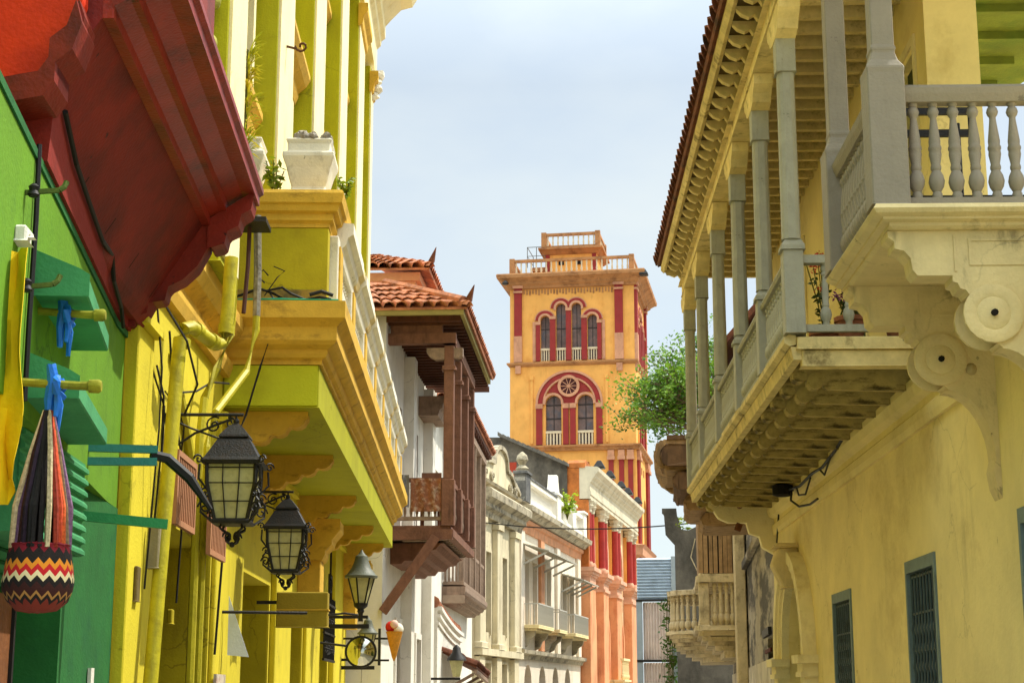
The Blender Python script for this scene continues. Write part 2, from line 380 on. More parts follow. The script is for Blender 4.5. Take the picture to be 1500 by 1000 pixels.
for sg in (-1, 1):
    c = PC + sg * (PR + .2)
    p = MB().box(c - .19, c + .19, 0, .16, .0, ZS - .26).box(c - .23, c + .23, 0, .21, ZS - .26, ZS - .2).box(c - .21, c + .21, 0, .19, ZS - .2, ZS - .1).box(c - .27, c + .27, 0, .25, ZS - .1, ZS)
    p.build('pilaster', YCREAM2, por)
MB().loft([[(PC - .13, .0, 2.98), (PC + .13, .0, 2.98), (PC + .13, .2, 2.98), (PC - .13, .2, 2.98)], [(PC - .16, .0, 3.28), (PC + .16, .0, 3.28), (PC + .16, .34, 3.28), (PC - .16, .34, 3.28)], [(PC - .18, .0, 3.5), (PC + .18, .0, 3.5), (PC + .18, .26, 3.5), (PC - .18, .26, 3.5)]]).box(PC - .21, PC + .21, 0, .3, 3.5, 3.56).build('keystone', STONE, por, bevel=.02)
MB().box(PC - PR, PC + PR, -.35, -.3, 1.95, 3.12).build('transom', mat('olive_panel', '#8b8a45', var=.15), por)
dd = MB().box(PC - PR, PC - .02, -.3, -.24, .2, 1.95).box(PC + .02, PC + PR, -.3, -.24, .2, 1.95)
for i in range(7): dd.box(PC - PR + .06 + i * .28, PC - PR + .24 + i * .28, -.24, -.22, .3, 1.9)
dd.build('door', mat('grey_green_door', '#5b6e5c', var=.2, scale=5), por)

# --- the long wooden balcony
A, B = 10.45, 20.75; D = 1.15; ZD = 4.55
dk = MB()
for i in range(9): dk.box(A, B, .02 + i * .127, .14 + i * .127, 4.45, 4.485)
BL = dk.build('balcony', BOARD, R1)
fa = MB().ext_s([(1.1, 4.36), (1.17, 4.36), (1.19, 4.47), (1.1, 4.47)], A - .02, B + .02)
for i in range(6):
    s0 = A - .02 + i * 1.72; w = random.uniform(-.012, .012)
    fa.ext_s([(1.15 + w, 4.49), (1.2 + w, 4.475), (1.245 + w, 4.5), (1.25 + w, 4.545), (1.21 + w, 4.575), (1.15 + w, 4.57)], s0, s0 + 1.70)
fa.build('fascia', BEAMY, BL)
MB().box(A - .04, A + .1, .0, 1.1, 4.30, 4.44).box(A - .06, A + .08, .02, 1.14, 4.443, 4.55).build('end_beam', BEAMY, BL, bevel=.01)
prof = [(0.0, 4.20), (.80, 4.22), (.84, 4.25), (.90, 4.25), (.94, 4.29), (.945, 4.33), (1.0, 4.29), (1.06, 4.30), (1.09, 4.35), (1.07, 4.40), (1.10, 4.44), (0, 4.44)]
j0 = MB().ext_s(prof, 0, .12).build('joist', JOIST, BL, bevel=.008)
rep(j0, BL, [(A + .55 + i * .69, 0, 0) for i in range(15)], -1)
sc = MB()
for dx, zz, r in ((.90, 4.29, .075), (1.04, 4.34, .065)):
    sc.loft([[(s, dx + r * math.cos(2 * PI * i / 14), zz + r * math.sin(2 * PI * i / 14)) for i in range(14)] for s in (-.02, .14)])
j1 = sc.build('joist_scroll', JOIST, j0, smooth=True)
for o in list(BL.children):
    if o.name.startswith('joist') and o is not j0:
        c = j1.copy(); COL.objects.link(c); c.parent = o
# railing, posts
MB().ext_s([(D - .05, 5.19), (D + .05, 5.19), (D + .065, 5.22), (D + .045, 5.265), (D - .045, 5.265), (D - .065, 5.22)], A, B).box(A, B, D - .035, D + .035, 4.60, 4.66).build('rail', GREYGRN, BL)
MB().box(A - .05, A + .05, .05, D - .08, 5.19, 5.26).build('end_rail', GREYGRN, BL)
MB().box(A - .03, A + .03, .05, D - .08, 4.60, 4.66).build('bottom_end_rail', GREYGRN, BL)
b0 = baluster(.53, .052, GREYGRN, 8)
POSTS = [10.45, 12.25, 14.25, 16.45, 18.7, 20.7]
sp = []
for a, b in zip(POSTS, POSTS[1:]):
    n = int((b - a - .3) / .148)
    for i in range(n): sp.append((a + .16 + (b - a - .32) * (i + .5) / n, D, 4.66))
for i in range(5): sp.append((A, .12 + i * .19, 4.66))
b0.parent = BL; rep(b0, BL, sp, -1)
pp = MB().box(-.085, .085, -.085, .085, 4.58, 5.30).loft([[(x * k, y * k, z) for x, y in ((-1, -1), (1, -1), (1, 1), (-1, 1))] for k, z in ((.1, 5.3), (.1, 5.34), (.062, 5.40))])
pp.loft([[(x * k, y * k, z) for x, y in ((-1, -1), (-.55, -1.25), (.55, -1.25), (1, -1), (1.25, -.55), (1.25, .55), (1, 1), (.55, 1.25), (-.55, 1.25), (-1, 1), (-1.25, .55), (-1.25, -.55))] for k, z in ((.062, 5.40), (.058, 6.9))])
pp.box(-.085, .085, -.085, .085, 6.9, 7.3)
p0 = pp.build('post', GREYGRN, BL, bevel=.006)
rep(p0, BL, [(s, D, 0) for s in POSTS], -1)
# zapatas and roof beam
zp = MB().ext_d([(-.42, 7.455), (-.40, 7.36), (-.30, 7.30), (-.24, 7.23), (-.1, 7.2), (.1, 7.2), (.24, 7.23), (.30, 7.30), (.40, 7.36), (.42, 7.455)], -.09, .09).build('post_capital', BEAMY, p0)
for o in list(BL.children):
    if o.name.startswith('post.'):
        c = zp.copy(); COL.objects.link(c); c.parent = o
# --- the tiled roof over the balcony
RA, RB = 4.5, 20.9
RF = MB()
tiles(RF, (RA, 1.60, 8.0), (RB + .1, 1.60, 8.0), (RA, -1.3, 9.2), (RB + .1, -1.3, 9.2), pitch=.235, r=.115, course=.38)
RF = RF.build('roof', TERRA2, R1, smooth=False)
MB().box(RA, RB, 1.04, 1.24, 7.46, 7.72).box(RA, RB, 1.24, 1.28, 7.62, 7.69).build('roof_beam', BEAMY, RF, bevel=.015)
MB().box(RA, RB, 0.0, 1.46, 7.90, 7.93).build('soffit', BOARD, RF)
MB().ext_s([(1.46, 7.88), (1.50, 7.86), (1.54, 7.90), (1.54, 7.97), (1.46, 7.97)], RA, RB + .1).build('eave_board', BEAMY, RF)
rp = [(0, 7.78), (1.02, 7.78), (1.02, 7.73), (1.18, 7.73), (1.21, 7.78), (1.26, 7.77), (1.29, 7.82), (1.34, 7.79), (1.41, 7.82), (1.455, 7.87), (1.455, 7.9), (0, 7.9)]
r0 = MB().ext_s(rp, 0, .075).build('rafter', BEAMY, RF)
rep(r0, RF, [(A - 1.6 + i * .345, 0, 0) for i in range(36)], -1)
# hip end of the eave turning back to the wall
MB().loft([[(RB, .0, 7.78), (RB, 1.46, 7.8), (RB + .12, 1.35, 7.84), (RB + .12, 0, 7.84)], [(RB, .0, 7.96), (RB, 1.54, 7.96), (RB + .2, 1.4, 7.96), (RB + .2, 0, 7.96)]]).build('eave_end', BEAMY, RF)
# --- far corbel at the end of the house
kb = MB().ext_s([(0, 4.36), (.95, 4.36), (.95, 4.28), (.86, 4.22), (.8, 4.12), (.66, 4.06), (.40, 4.06), (.36, 3.9), (.22, 3.86), (.18, 3.7), (.0, 3.6)], 20.55, 20.85)
kb.build('corbel', YCREAM2, R1, bevel=.015)

# --- the stone balcony nearer the camera
NA, NB = 7.0, 8.83
SP = [(1.0, 4.53), (1.03, 4.545), (1.03, 4.565), (1.08, 4.575), (1.08, 4.59), (1.13, 4.605), (1.15, 4.63), (1.13, 4.662), (1.09, 4.668)]
nb = MB().loft([[(NA + .1 - (d - 1), -.4, z), (NA + .1 - (d - 1), d, z), (NB, d, z), (NB, -.4, z)] for d, z in SP])
NBO = nb.build('stone_balcony', STONE, R1)
def bracket():
    P = [(0, 4.57), (1.03, 4.57), (1.03, 4.53), (.99, 4.50), (.99, 4.455), (.93, 4.44), (.89, 4.39), (.88, 4.31), (.85, 4.275), (.80, 4.275), (.63, 4.275), (.63, 4.235), (.60, 4.225), (.585, 4.19), (.55, 4.18), (.53, 4.15)]
    c = (.39, 4.02); r = .19
    P += [(c[0] + r * math.cos(a), c[1] + r * math.sin(a)) for a in [math.radians(x) for x in range(125, 271, 14)]]
    P += [(.37, 3.83), (.335, 3.80)]
    P += [(.33 - .33 * math.sin(t) + .03, 3.30 + .50 * math.cos(t)) for t in [k * PI / 2 / 9 for k in range(10)]]
    P += [(.05, 3.22), (.035, 3.1), (0, 3.02)]
    b = MB().ext_s(P, -.11, .11)
    return b
bk = bracket().build('bracket', STONE, NBO, bevel=.012)
for s in (-.135, .135):
    dsk = MB().loft([[(s * k, .39 + r * math.cos(2 * PI * i / 20), 4.02 + r * math.sin(2 * PI * i / 20)) for i in range(20)] for r, k in ((.19, .8), (.19, 1.0), (.17, 1.04), (.115, 1.04), (.108, 1.01), (.10, 1.05), (.03, 1.07))])
    dsk.build('roundel', STONE, bk, smooth=True)
bo = MB().loft([[(s, .39 + .022 * math.cos(2 * PI * i / 8), 4.02 + .022 * math.sin(2 * PI * i / 8)) for i in range(8)] for s in (-.17, .17)]).build('bolt', DARK, bk)
pn = MB()
for s in (-.118, .112):
    pn.box(s, s + .006, .08, .52, 4.34, 4.36).box(s, s + .006, .08, .52, 4.50, 4.52).box(s, s + .006, .08, .1, 4.36, 4.5).box(s, s + .006, .50, .52, 4.36, 4.5).box(s, s + .006, .60, .615, 4.3, 4.54)
pn = pn.build('carved_panel', STONE, bk)
bk.location = (0, NA + .25, -.042)
b2 = copy_tree(bk, NBO); b2.location = (0, NB - .12, -.042)
# railing of the stone balcony
ZR = 5.50
rl = MB().ext_s([(.97, ZR - .12), (1.07, ZR - .12), (1.09, ZR - .07), (1.10, ZR - .03), (1.06, ZR), (.98, ZR), (.94, ZR - .03), (.95, ZR - .07)], NA + .22, NB)
rl.loft([[(NA + .07 + x, d, z) for x, z in ((0, ZR - .12), (.10, ZR - .12), (.12, ZR - .07), (.13, ZR - .03), (.09, ZR), (.01, ZR), (-.03, ZR - .03), (-.02, ZR - .07))] for d in (-.45, .93)])
rl.build('rail', GREYP, NBO)
MB().box(NA + .2, NB - .12, .98, 1.06, 4.69, 4.735).build('bottom_rail', GREYP, NBO)
MB().box(NA + .08, NA + .16, -.45, .93, 4.69, 4.735).build('bottom_rail', GREYP, NBO)
NBP = [(.62, 0), (.62, .05), (.5, .07), (.85, .12), (1.0, .18), (.85, .24), (.55, .29), (.66, .31), (.66, .335), (.56, .36), (.78, .46), (.72, .5), (.82, .515), (.82, .54), (.7, .56), (.74, .6), (.42, .82), (.4, .85), (.62, .875), (.74, .91), (.6, .95), (.42, .965), (.6, .985), (.6, 1)]
nb0 = MB().lathe(0, 0, [(a * .052, b * .645) for a, b in NBP], 10).build('baluster', GREYP, None, smooth=True)
nb0.parent = NBO
rep(nb0, NBO, [(NA + .12, .83 - i * .128, 4.735) for i in range(10)] + [(NA + .34 + i * .105, 1.02, 4.735) for i in range(13)], -1)
pd = MB().box(-.12, .12, -.12, .12, 4.669, 5.56).loft([[(x * k, y * k, z) for x, y in ((-1, -1), (1, -1), (1, 1), (-1, 1))] for k, z in ((.12, 5.56), (.125, 5.6), (.09, 5.66), (.075, 5.72), (.085, 5.74), (.075, 5.77), (.07, 9.0))])
pd0 = pd.build('post', GREYP, NBO, bevel=.008)
rep(pd0, NBO, [(NA + .12, 1.02, 0), (NB - .05, 1.02, 0)], -1)
# terrace at the near end: the green canvas arch over it
cv = MB().ext_z([(7.8, -.5), (14.3, -.5), (14.2, -1.6), (13.4, -1.9), (12.9, -2.2), (12.2, -3.2), (7.8, -3.2)], 8.0, 8.05)
for k in range(9): cv.box(8.2 + k * .66, 8.27 + k * .66, -1.55, -.5, 7.92, 7.999)
cv.build('terrace_ceiling', mat('green_boards', '#5f6a24', var=.35, scale=2.5, stain='#3f5a1c', amt=.6, sscale=1.6), R1)
t = thing('metal_rack', 'dark iron rack standing behind the grey balusters of the stone balcony', 'rack', FR, (7.75, .3, 4.66))
for x, y in ((0, 0), (.0, .55), (.3, 0), (.3, .55)): MB().tube([(x, y, 0), (x, y, .92)], .012, 5).build('leg', IRON, t)
MB().beam((0, -.05, .90), (0, .6, .90), .03, .05).build('top_bar', IRON, t); MB().beam((0, -.05, .74), (0, .6, .74), .03, .05).build('middle_bar', IRON, t); MB().beam((0, -.7, .25), (0, .6, .25), .03, .08).build('low_bar', IRON, t)
MB().tube([(0, 0, .25), (0, -.5, .0)], .014, 5).build('brace', IRON, t)

# ------------------------------------------------------------------ the green house, near left, with its dark red cornice balcony
CUR[0] = FG
LIME = mat('lime_green_plaster', crack=0.5, drip=0.4, col='#5f8c0e', var=.16, scale=1.4, stain='#3d6a14', amt=.5, sscale=2.0, thr=.55, sharp=.12)
TEAL = mat('teal_green_plaster', crack=0.5, drip=0.6, col='#20642a', var=.25, scale=2.2, stain='#0f4a2c', amt=.7, sscale=1.6, streak=.9, thr=.5, sharp=.18)
PALEG = mat('pale_green_paint', drip=0.5, col='#44905c', var=.2, scale=2, stain='#2b7a4c', amt=.6, sscale=1.8, streak=.4)
REDB = mat('dark_red_paint', drip=0.6, col='#84220e', var=.28, scale=2.2, stain='#350f0c', amt=.75, sscale=1.9, streak=1.2, rough=.6, thr=.47, sharp=.2)
REDO = mat('orange_red_paint', crack=0.3, drip=.4, col='#ee3a08', var=.15, scale=1.2, stain='#a01c08', amt=.5, sscale=1.4, rough=.7)
G = thing('green_house', 'green painted house with heavy dark red cornice balcony and sloping shop hoods', 'house', FG)
GE = 9.0
MB().panel(rect(0, GE, 2.95, 9.5), [], -.4, 0).box(0, GE, -6, -.42, 8.8, 9.0).build('wall', LIME, G)
lw = MB().panel(rect(0, GE, 0, 2.945), [rect(1.6, 7.3, -.0 + .02, 2.86)], -.4, .012)
lw.build('lower_wall', TEAL, G)
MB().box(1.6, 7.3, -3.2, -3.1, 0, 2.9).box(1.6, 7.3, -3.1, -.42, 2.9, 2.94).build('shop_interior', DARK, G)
def dG_(x): return .012 + max(0, 8.6 - x) * .078
sh = MB()
for i in range(9):
    z = 2.9 - i * .075
    sh.ext_s([(-.2, z - .07), (-.17, z - .06), (-.165, z - .03), (-.2, z)], 1.62, 7.28)
sh.build('roller_shutter', PALEG, G)
for z, s0, s1 in ((2.42, 5.3, 6.9),):
    lv = MB().box(s0, s1, .013, .20, z, z + .56)
    for i in range(8): lv.ext_s([(.19, z + i * .07), (.225, z + .01 + i * .07), (.225, z + .03 + i * .07), (.19, z + .066 + i * .07)], s0, s1)
    lv.build('louvre', PALEG, G)
def hood(z, s0, s1, nm):
    return MB().loft([[(x, 0.003, z), (x, d, z), (x, d, z + .10), (x, d - .05, z + .13), (x, .003, z + .34)] for x, d in ((s0, .56), (s1, .40))]).build(nm, PALEG, G, bevel=.008)
hood(3.04, 4.9, 6.5, 'shop_hood'); hood(3.58, 5.0, 6.4, 'shop_hood')
# green soffit band beside the red cornice
CP = [(0, 4.33), (.1, 4.33), (.16, 4.40), (.2, 4.48), (.56, 5.06), (.62, 5.06), (.62, 5.13), (.70, 5.17), (.74, 5.17), (.74, 5.25), (.85, 5.31), (.95, 5.31), (.95, 5.38), (.98, 5.40), (.98, 5.44), (0, 5.44)]
CA, CB = 4.98, 9.15
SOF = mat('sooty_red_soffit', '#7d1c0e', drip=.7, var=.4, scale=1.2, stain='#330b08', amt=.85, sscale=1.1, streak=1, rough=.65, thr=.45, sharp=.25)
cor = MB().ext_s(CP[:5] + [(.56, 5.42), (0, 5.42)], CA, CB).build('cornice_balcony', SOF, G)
REDM = mat('worn_red_moulding', '#93291a', drip=.5, var=.3, scale=3, stain='#4a120c', amt=.7, sscale=2.4, streak=.4, rough=.42, thr=.5)
MB().ext_s([(.561, 5.06)] + CP[5:-1] + [(.561, 5.44)], CA, CB).build('street_moulding', REDM, cor)
for k in range(5): MB().beam((CA + .4 + k * .85, .2, 4.49), (CA + .4 + k * .85, .54, 5.045), .014, .012).build('board_seam', DARK, cor)
# near end: returned moulding and the orange red end panel
ep = [(0, 4.55), (.10, 4.55), (.13, 4.66), (.22, 4.68), (.32, 4.70), (.37, 4.78), (.37, 4.88), (.45, 4.95), (.49, 5.09), (.49, 7.4), (0, 7.4)]
MB().ext_s(ep, CA - .16, CA - .03).build('end_panel', REDO, cor)
mo = MB()
for k, (o, t) in enumerate(((0.0, .10), (.05, .16))):
    pth = [(d, z - .03 - o * .6) for d, z in ep[:9]]
    low = [(d + .035, z - .10 - o * .5) for d, z in pth]
    for (a, b), (c, e) in zip(zip(pth, pth[1:]), zip(low, low[1:])):
        mo.loft([[(s, a[0], a[1]), (s, b[0], b[1]), (s, e[0], e[1]), (s, c[0], c[1])] for s in (CA - .14 - t, CA + .02)])
mo.build('end_moulding', REDB, cor)
MB().ext_s([(0.0, 5.445), (.56, 5.445), (.56, 7.4), (0.0, 7.4)], CA + .02, CB - .1).build('parapet', REDB, cor)
# red strip of wall under the cornice and the stepped red blocks at its far end
def dG(x): return .012 + max(0, 8.6 - x) * .078
MB().ext_z([(3.3, .002), (9.0, .002), (8.6, dG(8.6)), (3.3, dG(3.3))], 2.95, 4.22).build('upper_wall', LIME, G)
MB().loft([[(x, .003, 4.225), (x, dG(x) + .012, 4.225), (x, dG(x) + .012, 4.27), (x, .003, 4.27)] for x in (3.3, 8.6, 9.0)]).build('edge_stripe', TEAL, G)
def zs(d): return 4.40 + max(0, (d - .16)) / .4 * .66
MB().loft([[(x, .004, 4.275), (x, dG(x) + .03, 4.275), (x, dG(x) + .05, zs(dG(x)) + .03), (x, .004, zs(dG(x)) + .03)] for x in (CA, 6.5, 8.0, 8.7, 9.0)]).build('wall_band', mat('red_wall_paint', '#8a2417', var=.2, scale=2, stain='#4a120c', amt=.5, sscale=2), cor)
MB().ext_s([(.0, 4.30), (.08, 4.30), (.08, 4.37), (.16, 4.40), (.17, 4.48), (.29, 4.50), (.31, 4.60), (.42, 4.66), (.52, 4.76), (.6, 4.92), (.62, 5.05), (.56, 5.08), (.16, 4.5), (.0, 4.45)], CB - .30, CB + .02).build('end_bracket', REDB, cor, bevel=.02)
MB().ext_s([(.62, 4.9), (.72, 4.93), (.74, 5.03), (.82, 5.07), (.84, 5.16), (.91, 5.2), (.93, 5.31), (.62, 5.1)], CB - .32, CB + .04).build('end_moulding', REDB, cor, bevel=.015)

# things on the green wall
MB().tube([(4.8, dG(4.8) + .015, 4.3), (4.81, dG(4.8) + .02, 3.9), (4.8, dG(4.8) + .02, 3.4), (4.81, dG(4.8) + .02, 3.0)], .014).top('cable', CABLE, FG, (0, 0, 0), 'straight black cable hanging down the upper lime green wall', 'cable')
MB().tube([(5.2, dG(5.2) + .07, 4.62), (5.7, dG(5.7) + .07, 4.5), (6.3, dG(6.3) + .07, 4.46), (7.0, dG(7) + .07, 4.42), (7.5, dG(7.5) + .075, 4.46), (7.7, dG(7.7) + .07, 4.34), (8.3, dG(8.3) + .06, 4.3), (8.6, .06, 4.22)], .016).top('cable', CABLE, FG, (0, 0, 0), 'crooked black cable stapled across the red band under the cornice', 'cable')
def insulator(s, z, lab):
    t = thing('wall_insulator', lab, 'insulator', FG, (s, dG(s), z))
    MB().beam((0, 0, 0), (.05, .15, .03), .022, .022).tube([(.05, .15, .03), (.06, .17, .05), (.07, .18, .08)], .014).build('arm', mat('rusty_green_iron', '#4a5a20', var=.4, scale=12), t)
    MB().lathe(0, .04, [(.022, -.02), (.03, -.01), (.02, .01), (.027, .03), (.012, .045)]).build('spool', CABLE, t, smooth=True)
insulator(4.58, 3.98, 'rusty hook insulator on the lime green wall below the red cornice')
insulator(4.55, 3.5, 'rusty hook insulator on the lime green wall above the sloping hoods')
MB().box(-.055, .055, 0, .06, -.04, .04).box(-.015, .015, .06, .08, -.015, .015).top('junction_box', mat('white_plastic', '#d8d5c8', var=.1), FG, (4.42, dG(4.42), 3.72), 'small white box at the left edge on the lime green wall', 'box', bevel=.01)
# poles and hanging wares
POLE = mat('painted_bamboo', '#8b8a1e', var=.35, scale=7, stain='#4a4512', amt=.5, sscale=8)
BLUE = mat('blue_ribbon', '#1f6fd0', var=.25, scale=14, rough=.45)
YEL = mat('yellow_cloth', '#e8c400', var=.22, scale=3, stain='#a88800', amt=.5, sscale=2.5, streak=4)
def pole(s, z, d0, d1, lab):
    t = MB().tube([(0, d0, .03), (.02, (d0 + d1) / 2, .012), (.0, d1 - .1, -.01), (0, d1, -.012)], [.019, .02, .021, .024], 8)
    t.loft([[(.03 * math.cos(a) * k, d1 - .005 + x, -.012 + .03 * math.sin(a) * k) for a in [2 * PI * i / 8 for i in range(8)]] for x, k in ((-.05, .7), (-.045, 1.05), (0, 1.1), (.012, .8))])
    return t.top('display_pole', POLE, FG, (s, 0, z), lab, 'pole', smooth=True)
pole(4.45, 3.02, -.1, .76, 'lower olive display pole holding the striped bag')
pole(5.15, 3.52, -.1, .62, 'upper olive display pole above the sloping hoods')
def ribbon(s, d, z, lab):
    m = MB().tube([(0, 0, .07), (.006, .012, .0), (0, 0, -.1), (.004, .004, -.2)], [.022, .03, .022, .016], 7)
    m.ball((0, .028, -.045), .026)
    for sx in (-1, 1):
        m.tube([(0, .03, -.045), (sx * .045, .04, -.005), (sx * .075, .045, -.03), (sx * .06, .045, -.07), (0, .03, -.05)], [.012, .02, .022, .02, .012], 6)
        m.tube([(0, .03, -.05), (sx * .02, .045, -.12), (sx * .035, .04, -.21 - .03 * sx)], [.014, .018, .010], 6)
    return m.jitter(.0025).top('ribbon', BLUE, FG, (s, d, z), lab, 'ribbon', smooth=True)
ribbon(4.45, .53, 3.04, 'blue ribbon knotted on the lower pole over the bag')
ribbon(5.15, .40, 3.54, 'blue ribbon knotted on the upper pole')
# woven bag: zigzag body, striped straps
bmz = bpy.data.materials.new('zigzag_weave'); bmz.use_nodes = True; t = bmz.node_tree; N = t.nodes; L = t.links
tc = N.new('ShaderNodeTexCoord'); sp_ = N.new('ShaderNodeSeparateXYZ'); L.new(tc.outputs['Object'], sp_.inputs[0])
def mth(op, a, b=None, c=None):
    n = N.new('ShaderNodeMath'); n.operation = op
    for i, x in enumerate((a, b, c)):
        if x is None: continue
        if isinstance(x, (int, float)): n.inputs[i].default_value = x
        else: L.new(x, n.inputs[i])
    return n.outputs[0]
ang = mth('ARCTAN2', sp_.outputs[1], sp_.outputs[0])
zig = mth('PINGPONG', mth('MULTIPLY', ang, 2.9), .5)
hh = mth('ADD', sp_.outputs[2], mth('MULTIPLY', zig, .058))
hh = mth('ADD', hh, mth('MULTIPLY', mth('SNAP', sp_.outputs[2], .006), 0))
cr = N.new('ShaderNodeValToRGB'); cr.color_ramp.interpolation = 'CONSTANT'
L.new(mth('MULTIPLY', mth('ADD', hh, .02), 3.6), cr.inputs[0])
stops = [(0, '#7a2a1c'), (.10, '#1a1210'), (.17, '#a87a40'), (.22, '#3a1410'), (.36, '#1a1210'), (.46, '#e5d2a2'), (.55, '#c01820'), (.65, '#e08a20'), (.75, '#1c1412'), (.93, '#7a1022')]
el = cr.color_ramp.elements
el[0].position = 0; el[0].color = hx(stops[0][1]); el[1].position = stops[1][0]; el[1].color = hx(stops[1][1])
for p, c in stops[2:]:
    e = el.new(p); e.color = hx(c)
wv = N.new('ShaderNodeTexNoise'); wv.inputs['Scale'].default_value = 150
L.new(tc.outputs['Object'], wv.inputs['Vector'])
bp = N.new('ShaderNodeBump'); bp.inputs['Strength'].default_value = .5; bp.inputs['Distance'].default_value = .004
L.new(wv.outputs[0], bp.inputs['Height']); b = N['Principled BSDF']; L.new(bp.outputs[0], b.inputs['Normal']); b.inputs['Roughness'].default_value = .95
L.new(cr.outputs[0], b.inputs['Base Color'])
BS, BD, BZ = 4.45, .53, 2.02
bag = thing('woven_bag', 'woven zigzag shoulder bag hanging from a pole by long striped straps', 'bag', FG, (BS, BD, BZ))
MB().lathe(0, 0, [(.03, -.05), (.09, -.04), (.135, .0), (.155, .05), (.158, .09), (.152, .13), (.146, .17), (.14, .21), (.132, .245), (.138, .252), (.125, .257), (.118, .22), (.1, .1)], 40).jitter(.0035).build('body', bmz, bag, smooth=True)
cols = ['#1d1716', '#c9b28a', '#8a2f1c', '#2a1b2c', '#c65a2a', '#191514', '#7a5a78', '#b8a884', '#3a1c18', '#c24a2a', '#141212', '#8d7a5c']
SM = [mat('strap_' + ['black', 'cream', 'rust', 'plum', 'orange', 'soot', 'mauve', 'sand', 'brown', 'coral', 'ink', 'khaki'][i], cols[i], var=.5, scale=60) for i in range(12)]
for i in range(26):
    a = 2 * PI * i / 26 + random.uniform(-.08, .08); rr_ = random.uniform(.112, .132)
    x, y = rr_ * math.cos(a), rr_ * math.sin(a); w1, w2 = random.uniform(.86, .98), random.uniform(.42, .62)
    MB().tube([(x, y, .235), (x * w1, y * w1, .42), (x * w2, y * w2, .66 + random.uniform(-.03, .03)), (x * .14, y * .14, .87)], [.0135, .014, .0125, .009], 5).build('strap', SM[(i * 5) % 12], bag)
sb = MB()
for k in range(7): sb.loft([[(.118 + .05 * math.sin(q), -.02 + k * .012 - .04, .05 + q * .04 + k * .004) for q in (0, .8, 1.6, 2.4, 3.1)] + [(.112 + .045 * math.sin(q), -.02 + k * .012 - .04, .05 + q * .04 + k * .004) for q in (3.1, 2.4, 1.6, .8, 0)] for _ in (0,)] + [[(.118 + .05 * math.sin(q), -.012 + k * .012 - .04, .05 + q * .04 + k * .004) for q in (0, .8, 1.6, 2.4, 3.1)] + [(.112 + .045 * math.sin(q), -.012 + k * .012 - .04, .05 + q * .04 + k * .004) for q in (3.1, 2.4, 1.6, .8, 0)]])
sb.build('pompom', mat('black_white_thread', '#8f8a80', var=.8, scale=60), bag)
cl = MB(); rings = []
for k in range(15):
    z = -.62 + 1.14 * k / 14; f = 1 - k / 14
    P1 = [(.10 * math.sin(q * .95 + k * .12) * (.35 + .65 * f) + .03 * math.sin(q * 2.3 + k * .5), -.34 + q * .032 + .02 * math.sin(k * .9 + q) * f, z + (.05 * math.sin(q * 1.3) if k == 0 else 0)) for q in range(17)]
    rings.append(P1 + [(a + .012, b, c) for a, b, c in P1[::-1]])
cl.loft(rings)
cl.top('cloth', YEL, FG, (4.3, .26, 3.1), 'yellow cloth draped from the pole at the left edge', 'cloth', smooth=True)
cl = MB()
cl.loft([[(.02 * math.sin(q * 1.7 + k * .7), -.2 + q * .045, -.5 + k * .12) for q in range(8)] + [(.015 + .02 * math.sin(q * 1.7 + k * .7), -.2 + q * .045, -.5 + k * .12) for q in range(7, -1, -1)] for k in range(7)])
cl.top('cloth', BLUE, FG, (4.4, .26, 1.75), 'bright blue cloth hanging at the lower left corner', 'cloth', smooth=True)
t = thing('shop_mannequin_bag', 'dark leather bag hanging in the shop doorway under the woven bag', 'bag', FG, (5.3, .05, 1.35))
MB().loft([[(x * k, y * k * .5, z) for x, y in ((-1, -1), (1, -1), (1, 1), (-1, 1))] for k, z in ((.16, 0), (.19, .1), (.18, .3), (.13, .36))]).build('body', mat('dark_leather', '#2d211a', var=.3, rough=.5), t, bevel=.03)
MB().tube([(-.1, 0, .35), (-.06, 0, .55), (0, 0, .66), (.06, 0, .55), (.1, 0, .35)], .014).build('strap', mat('brown_leather', '#6a4424', rough=.5), t)
t = thing('display_board', 'brown wooden display panel standing in the dark shop doorway', 'panel', FG, (6.3, -.1, 0.02))
MB().box(-.25, .25, -.03, .0, 0, 2.15).build('board', woodmat('brown_board', '#7a4a26', '#3d2412'), t)
MB().box(-.29, -.25, -.05, .02, 0, 2.2).build('stile', CABLE, t); MB().box(.25, .29, -.05, .02, 0, 2.2).build('stile', CABLE, t)
# teal bars sticking out of the wall
def bar(s, z, d1, lab, m, ds=.0, dz=0):
    MB().beam((0, 0, 0), (ds, d1, dz), .045, .06).box(-.06, .06, 0, .02, -.08, .08).top('sign_arm', m, FG, (s, .012, z), lab, 'bracket')
TEALB = mat('teal_steel', '#2c7c74', var=.2, rough=.5)
bar(7.3, 2.72, .62, 'green steel arm sticking out of the wall at mid height', mat('green_steel', '#2b8a4c', var=.2, rough=.5), .1, -.05)
aw = thing('folding_awning_arm', 'blue green folded awning arm ending in a black elbow beside the hood', 'awning arm', FG, (7.4, .0, 3.12))
MB().beam((0, .0, .04), (.15, .52, .05), .04, .05).build('upper_bar', TEALB, aw)
MB().beam((0, .0, -.05), (.15, .52, -.03), .04, .05).build('lower_bar', TEALB, aw)
MB().tube([(.15, .48, .02), (.2, .58, .0), (.25, .72, -.12), (.3, .86, -.32)], [.03, .035, .035, .015]).build('elbow', CABLE, aw)
MB().box(-.05, .05, -.012, .012, -.07, .07).top('wall_switch', mat('white_plastic', '#d8d5c8'), FG, (8.25, .03, 1.72), 'small white plate low on the teal green pier', 'plate')
for s, z in ((8.05, 2.33), (8.2, 2.1), (8.15, 1.92)):
    pass

